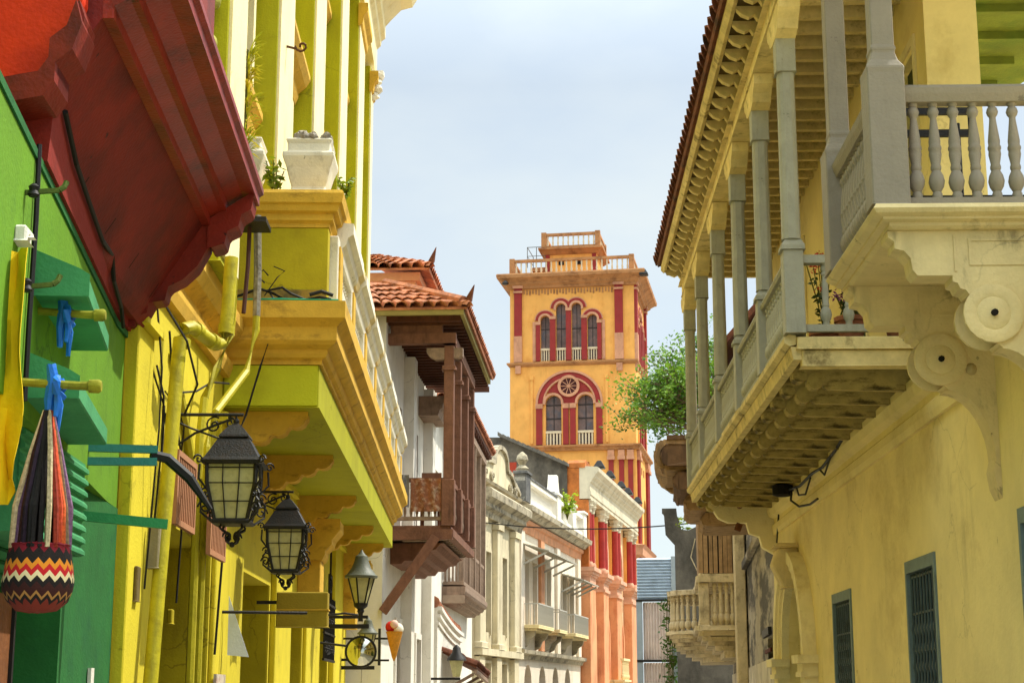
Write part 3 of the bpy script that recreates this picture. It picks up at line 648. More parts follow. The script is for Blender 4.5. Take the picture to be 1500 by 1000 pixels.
# ------------------------------------------------------------------ the yellow house on the left with the long ochre balcony
CUR[0] = FY
YEL1 = mat('yellow_plaster', crack=0.5, drip=0.45, col='#d3c22c', var=.16, scale=1.3, stain='#b09a1e', amt=.45, sscale=1.7, streak=2.5, thr=.55, sharp=.14)
OLIV = mat('olive_yellow_plaster', crack=0.5, drip=0.5, col='#b4a418', var=.18, scale=1.4, stain='#8d7a16', amt=.55, sscale=1.6, streak=2, thr=.53, sharp=.16)
LIMEY = mat('lime_yellow_paint', crack=0.4, drip=0.4, col='#a6a412', var=.14, scale=1.2, stain='#878412', amt=.4, sscale=1.5, streak=3)
PALEY = mat('pale_yellow_paint_sunlit_tone', drip=0.4, col='#ecdfac', var=.12, scale=2, stain='#c4ab52', amt=.5, sscale=2.4, streak=3, thr=.56)  # trim paint, also the sunlit tone of the lime pilasters
OCHRE = mat('ochre_moulding_paint', drip=0.5, col='#d6ab3c', var=.2, scale=2.2, stain='#7e5a20', amt=.55, sscale=2.6, streak=.5, thr=.55, sharp=.12)
CREAMW = mat('cream_white_stucco', drip=0.5, col='#e6e0cb', var=.12, scale=4, stain='#8f8468', amt=.55, sscale=4, streak=2, thr=.57, sharp=.12)
Y = thing('yellow_house', 'yellow house with a long ochre moulded balcony carried on scalloped brackets', 'house', FY)
YE = 22.6
OPS = [rect(1.5, 4.45, .02, 3.05), rect(6.6, 9.35, .02, 3.0), rect(11.4, 13.6, .02, 3.0), rect(16.2, 18.2, .6, 3.0)]
MB().panel(rect(.02, YE, 0, 5.0), OPS, -.62, 0).panel(rect(.02, YE, 5.0, 17.5), [rect(3.3, 5.7, 5.6, 9.6), rect(7.4, 9.6, 5.6, 9.6), rect(11.5, 13.9, 5.6, 9.6), rect(15.7, 18.1, 5.6, 9.6)], -.5, 0).box(.02, YE, -6, -.64, 4.6, 4.8).box(YE - .3, YE, -6, -.63, 0, 17.4).box(.02, .3, -6, -.63, 0, 17.4).build('wall', YEL1, Y)
for s0, s1, zt in ((1.5, 4.45, 3.05), (6.6, 9.35, 3.0), (11.4, 13.6, 3.0), (16.2, 18.2, 3.0)):
    dr = MB().box(s0, s1, -.60, -.56, .1 if s0 < 16 else .6, zt - .02).build('door' if s0 < 16 else 'window', DARK, Y)
    MB().box(s1 - .005, s1 + .0, -.55, -.02, .1, zt).build('jamb', OLIV, dr)
    sh = MB()
    for i in range(7): sh.ext_s([(-.5, zt - .08 - i * .09), (-.46, zt - .07 - i * .09), (-.45, zt - .03 - i * .09), (-.5, zt - i * .09)], s0, s1)
    sh.build('shutter_roll', LIMEY, dr)
# ground floor pilasters, brackets of the entrance
for i, (s0, s1, d) in enumerate(((.0, .62, .10), (4.5, 6.5, .05), (9.45, 11.3, .08), (13.7, 16.0, .06), (18.4, 20.6, .1))):
    MB().box(s0 + .02, s1, 0.001, d, 0, 4.35).box(s0 + .02, s1 + .03, 0.001, d + .06, 4.35, 4.45).build('pilaster', YEL1, Y, bevel=.01)
MB().ext_s([(0.001, 4.85), (.07, 4.85), (.1, 4.95), (.1, 5.0), (.05, 5.03), (.05, 5.12), (.16, 5.2), (.22, 5.3), (.22, 5.42), (0.001, 5.42)], .05, 4.8).build('string_course', OCHRE, Y)
# upper storeys
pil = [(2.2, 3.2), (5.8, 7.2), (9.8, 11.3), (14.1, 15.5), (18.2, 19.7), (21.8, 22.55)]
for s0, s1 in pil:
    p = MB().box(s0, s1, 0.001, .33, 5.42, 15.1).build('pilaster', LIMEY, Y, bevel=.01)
    MB().box(s0 + .03, s1 - .02, .33, .36, 5.5, 14.6).build('pilaster_sunlit_face', PALEY, p)  # pale sheet paints sunlight onto the street face of the lime pilaster
    MB().ext_s([(.33, 14.5), (.4, 14.55), (.42, 14.7), (.5, 14.8), (.5, 14.95), (.33, 14.95)], s0 - .05, s1 + .05).build('capital', OCHRE, p, bevel=.01)
for (a, b), (c, e) in zip(pil, pil[1:]):
    s0, s1 = b + .15, c - .15
    if e > 22: s0, s1 = b + .1, c - .1
    wdw = MB().box(s0 + .15, s1 - .15, -.3, -.26, 5.6, 9.6).build('window', mat('blue_grey_louvre', '#6f7a72', var=.2), Y)
    MB().box(s0, s0 + .16, .001, .09, 5.5, 9.7).box(s1 - .16, s1, .001, .09, 5.5, 9.7).build('surround', PALEY, wdw)
    MB().ext_s([(.001, 9.7), (.1, 9.7), (.14, 9.8), (.14, 9.86), (.24, 9.95), (.30, 10.05), (.30, 10.12), (.001, 10.2)], s0 - .1, s1 + .1).build('hood', OCHRE, wdw)
    MB().ext_s([(.001, 7.75), (.08, 7.75), (.12, 7.85), (.12, 7.9), (.2, 8.0), (.2, 8.08), (.001, 8.14)], s0 - .05, s1 + .05).build('transom_moulding', OCHRE, wdw)
    MB().ext_s([(.001, 12.6), (.08, 12.6), (.1, 12.75), (.18, 12.85), (.18, 12.95), (.001, 13.0)], s0 - .1, s1 + .1).build('frieze', OCHRE, wdw)
# roof cornice
MB().ext_s([(d, z + 2.2) for d, z in [(0.001, 13.0), (.40, 13.0), (.42, 13.1), (.42, 13.6), (.5, 13.68), (.52, 13.8), (.60, 13.86), (.60, 14.15), (.72, 14.3), (.95, 14.55), (1.2, 14.62), (1.3, 14.8), (1.3, 15.1), (0.001, 15.1)]], .1, YE).build('roof_cornice', PALEY, Y)
MB().ext_s([(-.5, 17.51), (1.2, 17.31), (1.2, 17.4), (-.5, 17.6)], .1, YE).build('roof', OLIV, Y)
cp = MB()
for k in range(4): cp.lathe(22.2, .38 + .03 * (k % 2), [(.05 + .04 * k, 14.45 + k * .16), (.14 + .03 * k, 14.52 + k * .16), (.1 + .04 * k, 14.6 + k * .16)], 9)
cp.jitter(.02).build('leaf_capital', CREAMW, Y)
# the balcony
BA, BB = 4.8, 21.2
bl = MB().box(BA, BB, 0.001, 1.0, 4.54, 4.99).build('balcony', LIMEY, Y, bevel=.008)
MB().box(BA - .015, BA - .001, .02, .985, 4.56, 4.985).build('end_face', mat('lime_face_paint', '#bdbf22', var=.1, scale=1.3, stain='#9a961a', amt=.4, sscale=1.5), bl)
cpf = [(0, 4.992), (1.03, 4.992), (1.03, 5.04), (1.07, 5.06), (1.09, 5.10), (1.09, 5.14), (1.16, 5.18), (1.19, 5.22), (1.19, 5.36), (1.23, 5.40), (1.28, 5.44), (1.28, 5.62), (0, 5.62)]
def returned(mb, pf_, s0, s1, base=1.0):
    """moulding run along the street side and returned along the near end"""
    n = len(pf_)
    rings = []
    rings.append([(s0 - (d - base) if d > base else s0, 0.001, z) for d, z in pf_])
    rings.append([(s0 - (d - base) if d > base else s0, max(d, .001), z) for d, z in pf_])
    rings.append([(s1 + (d - base) if d > base else s1, max(d, .001), z) for d, z in pf_])
    rings.append([(s1 + (d - base) if d > base else s1, 0.001, z) for d, z in pf_])
    return mb.loft(rings, cap=False)
returned(MB(), cpf, BA, BB).build('deck_moulding', OCHRE, bl)
MB().box(BA + .02, BB - .02, 0.02, 1.27, 5.585, 5.628).build('deck', OLIV, bl)
# parapet: closed end wall, posts and balusters to the street
MB().box(BA + .12, BA + .34, .001, 1.05, 5.63, 6.52).build('end_wall', OLIV, bl, bevel=.006)
MB().box(BA + .105, BA + .119, .01, 1.04, 5.63, 5.83).build('stained_base', mat('stained_plaster', '#a58a3c', var=.3, scale=4, stain='#4d4a33', amt=.8, sscale=3, thr=.46), bl)
capf = [(0, 6.52), (1.06, 6.52), (1.06, 6.56), (1.10, 6.59), (1.10, 6.66), (1.15, 6.68), (1.17, 6.74), (1.20, 6.76), (1.22, 6.86), (1.20, 6.90), (0, 6.90)]
returned(MB(), capf, BA + .12, BA + 2.0, 1.05).build('end_cap_moulding', OCHRE, bl)
N_ = 7; L_ = (BB - BA - .3) / N_
for i in range(N_ + 1):
    s = BA + .2 + i * L_ + (.24 if i == 0 else 0)
    pst = MB().box(s - .08, s + .42, .86, 1.14, 5.63, 6.5).build('parapet_post', CREAMW, bl, bevel=.01)
    MB().box(s, s + .34, 1.14, 1.16, 5.75, 6.4).build('panel', OCHRE, pst)
    if i: MB().ext_s([(.8, 6.5), (1.17, 6.5), (1.2, 6.56), (1.2, 6.6), (1.26, 6.66), (1.26, 6.76), (.8, 6.8)], s - .14, s + .48).build('cap', STONE, pst)
for i in range(N_):
    s = BA + .2 + i * L_
    MB().ext_s([(.84, 6.36), (1.14, 6.36), (1.16, 6.44), (1.2, 6.48), (1.22, 6.56), (1.28, 6.6), (1.28, 6.72), (.84, 6.76)], s + .45, s + L_ - .1).build('parapet_rail', CREAMW, bl)
    MB().box(s + .43, s + L_ - .09, .88, 1.2, 5.63, 5.82).build('parapet_base', CREAMW, bl)
yb = baluster(.55, .098, CREAMW, 8); yb.parent = bl
rep(yb, bl, [(BA + .2 + i * L_ + .60 + k * .138, 1.04, 5.82) for i in range(N_) for k in range(13)], 1)
# scalloped brackets
def scal(k):
    P = [(0.001, 4.535), (.86, 4.535), (.86, 4.47)]
    x = .84
    for i in range(4):
        r = .105
        cx = x - r; cz = 4.46 - i * .085
        P += [(cx + r * math.cos(a), cz + r * .75 * math.sin(a)) for a in [-math.radians(t) for t in (5, 35, 65, 95, 125)]]
        x -= .19
    P += [(.05, 4.06), (0.001, 3.95)]
    return P
br = MB().ext_s(scal(0), -.16, .16).build('bracket', OCHRE, bl, bevel=.012)
br2 = MB()
for s in (-.175,):
    for i in range(4):
        cx = .735 - i * .19; cz = 4.46 - i * .085
        br2.loft([[(s, cx + r * math.cos(a), cz + r * .75 * math.sin(a)) for a in [-math.radians(t) for t in (0, 30, 60, 90, 125)]] + [(s, cx + (r - .025) * math.cos(a), cz + (r - .025) * .75 * math.sin(a)) for a in [-math.radians(t) for t in (125, 90, 60, 30, 0)]] for r in (.1,)] + [[(s + .012, cx + r * math.cos(a), cz + r * .75 * math.sin(a)) for a in [-math.radians(t) for t in (0, 30, 60, 90, 125)]] + [(s + .012, cx + (r - .025) * math.cos(a), cz + (r - .025) * .75 * math.sin(a)) for a in [-math.radians(t) for t in (125, 90, 60, 30, 0)]] for r in (.1,)])
br2.build('scallop_edge', OCHRE, br)
BRS = [5.2, 8.4, 12.6, 17.0, 20.4]
br.location = (0, BRS[0], 0)
for s in BRS[1:]:
    c = copy_tree(br, bl); c.location = (0, s, 0)
for s in (13.0, 20.7):
    MB().box(s - .3, s + .3, .001, .34, 2.9, 3.6).ext_s([(.001, 3.6), (.36, 3.6), (.4, 3.68), (.4, 3.74), (.5, 3.84), (.5, 3.9), (.62, 4.05), (.62, 4.2), (.001, 4.2)], s - .4, s + .4).build('column_capital', OCHRE, Y, bevel=.01)
# netting and litter of cables on the ledge
tk = MB()
tk.tube([(4.62, .15, 5.64), (4.6, .6, 5.645), (4.62, 1.2, 5.64)], .018, 6)
tk.top('green_netting', mat('green_net', '#1f8a63', var=.3), FY, (0, 0, 0), 'green netting rolled along the ochre balcony ledge', 'netting')
wr = MB()
pts = [(4.7, .05, 5.68), (4.68, .2, 5.72), (4.66, .36, 5.78), (4.7, .5, 5.74), (4.66, .6, 5.68), (4.62, .52, 5.66), (4.66, .46, 5.76), (4.7, .6, 5.8), (4.64, .7, 5.72), (4.66, .85, 5.66), (4.62, 1.0, 5.68), (4.64, 1.12, 5.66)]
wr.tube(pts, .014).tube([(4.66, .42, 5.7), (4.66, .55, 5.9), (4.7, .62, 5.98), (4.74, .5, 6.04)], .006).tube([(4.66, .42, 5.84), (4.64, .33, 5.92), (4.66, .4, 5.98), (4.7, .45, 5.93)], .008).tube([(4.6, .9, 5.7), (4.62, 1.02, 5.74), (4.62, 1.14, 5.70)], .02)
wr.top('cable_tangle', CABLE, FY, (0, 0, 0), 'tangle of black cables lying on the ochre balcony ledge', 'cable')
# planters on the parapet
def pedestal(s, d, z, k, lab, rub):
    t = thing('stucco_urn', lab, 'urn', FY, (s, d, z))
    q = [((-1, -1), (1, -1), (1, 1), (-1, 1))][0]
    MB().loft([[(x * r * k, y * r * k, h * k) for x, y in q] for r, h in ((.27, 0), (.27, .10), (.23, .13), (.22, .16), (.25, .26), (.29, .42), (.34, .56), (.34, .62), (.28, .64), (.28, .76), (.30, .78), (.30, .82), (.2, .82))]).build('urn', CREAMW, t, bevel=.012)
    if rub:
        rb = MB()
        for i in range(26): rb.ball((random.uniform(-.25, .25) * k, random.uniform(-.25, .25) * k, (.82 + random.uniform(0, .1)) * k), random.uniform(.05, .085) * k, 6)
        rb.jitter(.012).build('rubble_top', mat('grey_rubble', '#9b9384', var=.5, scale=20, bump=.8), t)
pedestal(5.3, .80, 6.90, .83, 'cream stucco urn with rubble top on the balcony corner', True)
pedestal(5.2, .06, 6.90, .8, 'grey white stucco urn beside the dark red cornice end', False)
LEAFY = leafmat('yellow_green_leaf', '#8a9a1a', '#5f7a14')
def sprig(s, d, z, n, r, lab, nm='sprig', m=LEAFY, size=.05):
    t = thing(nm, lab, 'plant', FY, (s, d, z))
    st = MB(); lf = MB()
    for i in range(max(3, n // 12)):
        a = random.uniform(0, 2 * PI); h = random.uniform(.6, 1) * r * 2
        x, y = math.cos(a) * r * .5, math.sin(a) * r * .5
        st.tube([(0, 0, -.02), (x * .5, y * .5, h * .5), (x, y, h)], .006, 4)
        for k in range(12):
            f = .25 + .75 * k / 11
            leaves(lf, (x * f, y * f, h * f), r * .22, 1, size)
    st.build('stem', mat('twig', '#5c5a20'), t); lf.build('foliage', m, t)
sprig(5.25, 1.18, 6.9, 60, .16, 'small weed sprouting right of the cream urn')
sprig(5.0, .45, 6.9, 60, .2, 'small weed sprouting left of the cream urn')
hp = thing('orchid_plant', 'tufted yellow orchid growing on the upper yellow facade', 'plant', FY, (3.35, .34, 6.9))
lf = MB()
for i in range(130):
    z = random.uniform(-.1, 1.0); a = random.uniform(0, 2 * PI); l = random.uniform(.12, .26)
    p = Vector((0, .02, z)); q = p + Vector((math.cos(a) * l, abs(math.sin(a)) * l * .8, random.uniform(-.05, .16)))
    n = (q - p).cross(Vector((0, 0, 1))).normalized() * .012
    lf.bm.faces.new([lf.v(*p), lf.v(*(p.lerp(q, .5) + n + Vector((0, 0, .03)))), lf.v(*q), lf.v(*(p.lerp(q, .5) - n + Vector((0, 0, .03))))])
lf.build('leaves', leafmat('orchid_leaf', '#c4b02a', '#8a9a20'), hp)
MB().tube([(0, 0, -.15), (0.02, .01, .4), (0, 0, 1.0)], .02).build('stem', mat('twig', '#5c5a20'), hp)
gl = MB()
for i in range(16):
    gl.ball((.08 * math.sin(i * 1.3), .1 + .05 * math.cos(i * 2.1), i * .16), .085 - .001 * i, 7, 1.2)
for i in range(7): gl.tube(scroll((0, .1, .2 + i * .36), .16, 1.1, i * 2.0, 1 if i % 2 else -1), .03, 5)
gl.top('garland_relief', mat('olive_stucco', '#a8a44a', var=.25, scale=4, stain='#5f5a1c', amt=.5), FY, (2.0, .05, 6.9), 'moulded stucco garland on the facade above the red cornice', 'relief', smooth=True)
# hooks on the upper facade
for s, z, lab in ((7.6, 7.9, 'lower curled iron hook on the pale pilaster'), (7.7, 8.5, 'upper curled iron hook on the pale pilaster'), (6.4, 9.2, 'topmost curled iron hook high on the yellow facade')):
    MB().tube([(0, 0, 0), (.0, .12, -.03)] + scroll((0, .2, 0), .08, 1.1, PI, 1, 'dz', n=10), .016, 5).top('iron_hook', mat('rust_iron', '#5a3a1c', var=.3), FY, (s, .36 if s > 7 else .34, z), lab, 'hook')

# pipes and cables on the yellow facade
PIPE = mat('yellow_pipe_paint', '#b9ae26', var=.2, scale=4, stain='#7a6d1c', amt=.5, sscale=5, rough=.5)
dp = thing('drainpipe', 'thick yellow drainpipe with elbow running down the yellow facade', 'pipe', FY)
MB().tube([(.42, .2, .1), (.50, .21, 1.7), (.98, .22, 4.2), (1.0, .23, 4.44), (1.03, .25, 4.53), (1.1, .30, 4.56), (1.5, .44, 4.50), (1.58, .47, 4.53), (1.62, .5, 4.62), (1.66, .52, 5.3)], .058, 10).build('pipe', PIPE, dp, smooth=True)
for p, q in (((1.02, .24, 4.38), (1.03, .245, 4.44)), ((1.16, .32, 4.555), (1.22, .34, 4.55)), ((1.40, .41, 4.515), (1.46, .43, 4.51)), ((1.62, .5, 4.62), (1.625, .505, 4.7))):
    MB().tube([p, q], .068, 10).build('collar', PIPE, dp, smooth=True)
def conduit(pts, r, lab, m=PIPE, nm='conduit', cat='pipe'):
    return MB().tube(pts, r, 7).top(nm, m, FY, (0, 0, 0), lab, cat, smooth=True)
conduit([(2.9, .1, 0.2), (2.9, .1, 3.9), (2.95, .12, 4.3), (3.1, .2, 4.6), (3.35, .28, 5.0), (3.3, .3, 5.3), (3.2, .32, 6.0)], .04, 'bent yellow conduit left of the two facade pipes')
conduit([(3.3, .1, 0.2), (3.3, .1, 3.9), (3.4, .16, 4.25), (3.95, .36, 4.75), (4.1, .42, 5.2), (4.1, .42, 5.35)], .038, 'bent yellow conduit that turns into the silver pipe')
conduit([(4.1, .42, 5.35), (4.1, .42, 5.8), (4.08, .40, 6.4)], .04, 'silver foil wrapped pipe rising beside the balcony end', mat('silver_foil', '#a8a294', var=.4, scale=14, rough=.4, metal=.6, stain='#4a4034', amt=.6, sscale=9), 'foil_pipe')
conduit([(3.75, .34, 5.3), (3.8, .36, 5.8), (3.82, .36, 6.2)], .022, 'thin dark pipe beside the silver foil pipe', mat('dark_pipe', '#4a2c20'))
MB().box(-.3, .12, -.2, .25, 0, .05).tube([(-.25, -.2, .0), (-.1, -.35, -.2), (.0, -.42, -.4)], .012).top('pipe_shelf', IRON, FY, (3.9, .3, 6.2), 'rusty iron shelf under the far end of the red cornice', 'bracket')
conduit([(1.75, .02, 4.5), (2.7, .03, 3.85), (2.85, .06, 3.6)], .045, 'diagonal yellow conduit crossing the sunlit wall')
for i, (a, b) in enumerate((((.9, .02, 4.2), (1.35, .06, 2.9)), ((1.15, .02, 4.25), (1.2, .05, 3.0)), ((1.5, .03, 4.1), (2.0, .08, 3.4)), ((.55, .12, 4.6), (.56, .12, 2.4)))):
    a = Vector(a); b = Vector(b); m_ = a.lerp(b, .5) + Vector((.12 * (-1) ** i, .08, .1))
    MB().tube([a, a.lerp(m_, .5) + Vector((0, .03, 0)), m_, m_.lerp(b, .5), b], .009, 4).top('cable', CABLE, FY, (0, 0, 0), ['slack cable looping down the sunlit yellow wall', 'thin cable hanging straight behind the drainpipe', 'short cable swinging to the upper lantern bracket', 'black cable running down the first yellow pilaster'][i], 'cable')
conduit([(4.7, .5, 5.3), (4.5, .42, 4.9), (4.45, .3, 4.4), (4.2, .2, 4.0), (4.15, .12, 2.0)], .012, 'black cable sagging under the balcony end to the lantern', CABLE, 'cable', 'cable')
for i, (pp_, lab) in enumerate((
    ([(1.0, .14, 4.5), (1.4, .1, 4.25), (2.0, .08, 4.18), (2.6, .1, 4.3), (3.2, .14, 4.5), (3.9, .2, 4.62)], 'cable sagging from the drainpipe elbow to the two bent conduits'),
    ([(2.0, .03, 4.0), (2.3, .06, 3.6), (2.5, .04, 3.0), (2.45, .03, 2.4)], 'cable dropping beside the first slatted rose board'),
    ([(4.15, .1, 4.1), (4.5, .2, 3.9), (5.3, .3, 3.85), (6.1, .25, 3.95)], 'cable looping between the two colonial lanterns'),
    ([(.7, .12, 4.7), (.9, .3, 4.4), (1.2, .35, 4.1), (1.5, .2, 3.9)], 'cable hanging in a loop beneath the red cornice end'))):
    MB().tube(pp_, .010, 5).top('cable', CABLE, FY, (0, 0, 0), lab, 'cable')
MB().box(-.07, .07, 0, .09, -.16, .16).top('meter_box', mat('grey_box', '#8a8062', var=.2), FY, (.66, .12, 2.72), 'grey meter box high on the first yellow pilaster', 'box', bevel=.01)
MB().box(-.06, .06, 0, .03, -.13, .13).top('intercom', mat('brown_box', '#6b5a30', var=.4), FY, (.3, .1, 2.42), 'small brown plate with a dark frame on the yellow pilaster', 'plate', bevel=.008)
MB().box(-.06, .06, 0, .05, -.07, .07).top('switch_box', OLIV, FY, (3.9, -.3, 2.35), 'small olive box on the shaded doorway reveal', 'box', bevel=.01)
# pink framed shop boards
PINK = mat('rose_wood', '#b5805c', var=.25, scale=6, stain='#7d4c34', amt=.5, sscale=6)
def bars(s, d, z, w, h, lab):
    t = thing('slatted_board', lab, 'sign board', FY, (s, d, z))
    MB().box(0, w, 0, .04, 0, .05).box(0, w, 0, .04, h - .05, h).box(0, .05, 0, .04, .05, h - .05).box(w - .05, w, 0, .04, .05, h - .05).build('frame', PINK, t)
    MB().box(.05, w - .05, .0, .012, .05, h - .05).build('back', mat('dusk_board', '#6a4030', var=.3), t)
    b = MB().box(-.016, .016, .012, .032, .05, h - .05).build('slat', PINK, t)
    n = int(w / .09); rep(b, t, [(.09 + (w - .18) * i / (n - 1), 0, 0) for i in range(n)], 1)
bars(1.55, .12, 3.0, .95, .62, 'slatted rose board beside the drainpipe')
bars(2.75, .22, 2.85, .95, .82, 'slatted rose board behind the nearest lantern')
MB().loft([[(0, -.02, 0), (.02, .02, 0), (.1, .3, .1)], [(0, -.02, .02), (.02, .02, .02), (.1, .3, .12)]])
fl = MB().loft([[(s, 0, .0), (s + .02, .22, -.62), (s + .03, .0, -.60)] for s in (0, .008)])
fl.top('pennant', mat('pale_blue_cloth', '#c9d2e2', var=.1), FY, (5.1, .1, 2.62), 'pale blue triangular pennant hanging in the yellow doorway', 'pennant')
MB().tube([(5.0, .02, 2.45), (5.2, .9, 2.45)], .016).top('rod', IRON, FY, (0, 0, 0), 'thin iron rod across the yellow doorway under the pennant', 'rod')
st = thing('shop_price_board', 'small pale printed board at the bottom of the yellow facade', 'sign board', FY, (4.7, .08, 1.5))
MB().box(-.3, .3, 0, .03, 0, .32).build('board', mat('pale_print', '#cfc3ae', var=.3, scale=14, stain='#a35a48', amt=.7, sscale=12), st)
# hanging box sign
bx = thing('hanging_sign', 'blank olive box sign sticking out below the second lantern', 'sign', FY, (8.1, .25, 2.42))
MB().box(-.1, .1, 0, .62, 0, .42).build('box', mat('olive_sign', '#a08a28', var=.2, scale=2, stain='#7e6418', amt=.5), bx, bevel=.012)
MB().box(-.11, .11, .0, .63, .2, .215).build('band', OCHRE, bx)
MB().beam((0, -.25, .3), (0, 0, .3), .04, .04).build('arm', IRON, bx)
MB().tube([(0, .62, .15), (0, .82, .17), (0, .98, .15)], .013).build('rod', IRON, bx)
rd = thing('traffic_mirror', 'round convex street mirror on an arm in front of the smaller lamp', 'mirror', FY, (16.0, .45, 2.0))
mm_ = glassmat('mirror_glass', '#c9c9b8', .06); mm_.node_tree.nodes['Principled BSDF'].inputs['Metallic'].default_value = 1
MB().loft([[(-.02 - .07 * (1 - (r / .25) ** 2), .3 + r * math.cos(2 * PI * i / 28), .34 + r * math.sin(2 * PI * i / 28)) for i in range(28)] for r in (.25, .2, .14, .07, .01)]).build('glass', mm_, rd, smooth=True)
MB().loft([[(s, .3 + r * math.cos(2 * PI * i / 28), .34 + r * math.sin(2 * PI * i / 28)) for i in range(28)] for s, r in ((-.03, .25), (-.03, .268), (.03, .268), (.04, .2))]).build('rim', IRON, rd)
MB().tube([(.03, -.45, .5), (.03, .2, .42)], .02).build('arm', IRON, rd)
# window grille over the dark ground floor window
gr = thing('window_grille', 'ornate black iron grille with pointed top in front of a yellow ground floor window', 'grille', FY, (16.0, .12, 2.2))
g = MB()
for i in range(9): g.tube([(.1 + i * .25, 0, 0), (.1 + i * .25, 0, 1.0 + (.5 if i in (3, 4, 5) else .1))], .018, 5)
g.box(0, 2.2, -.02, .02, 0, .04).box(0, 2.2, -.02, .02, .95, .99).box(0, 2.2, -.02, .02, .45, .48)
g.build('bars', IRON, gr)
g = MB()
for i in range(8): g.tube(scroll((.22 + i * .25, .01, .72), .11, 1.2, i, 1 if i % 2 else -1), .014, 4); g.tube(scroll((.22 + i * .25, .01, .22), .11, 1.2, i * 2, -1 if i % 2 else 1), .014, 4)
g.tube([(.1, .012, .22), (2.1, .012, .22)], .012, 4).tube([(.1, .012, .72), (2.1, .012, .72)], .012, 4).tube([(1.1, .012, .1), (1.1, .012, 1.5)], .014, 4)
g.tube(scroll((1.1, .01, 1.3), .2, 1.3, 0), .016, 4).tube([(1.1, 0, 1.4), (1.1, 0, 1.9)], .02)
g.build('scrollwork', IRON, gr)

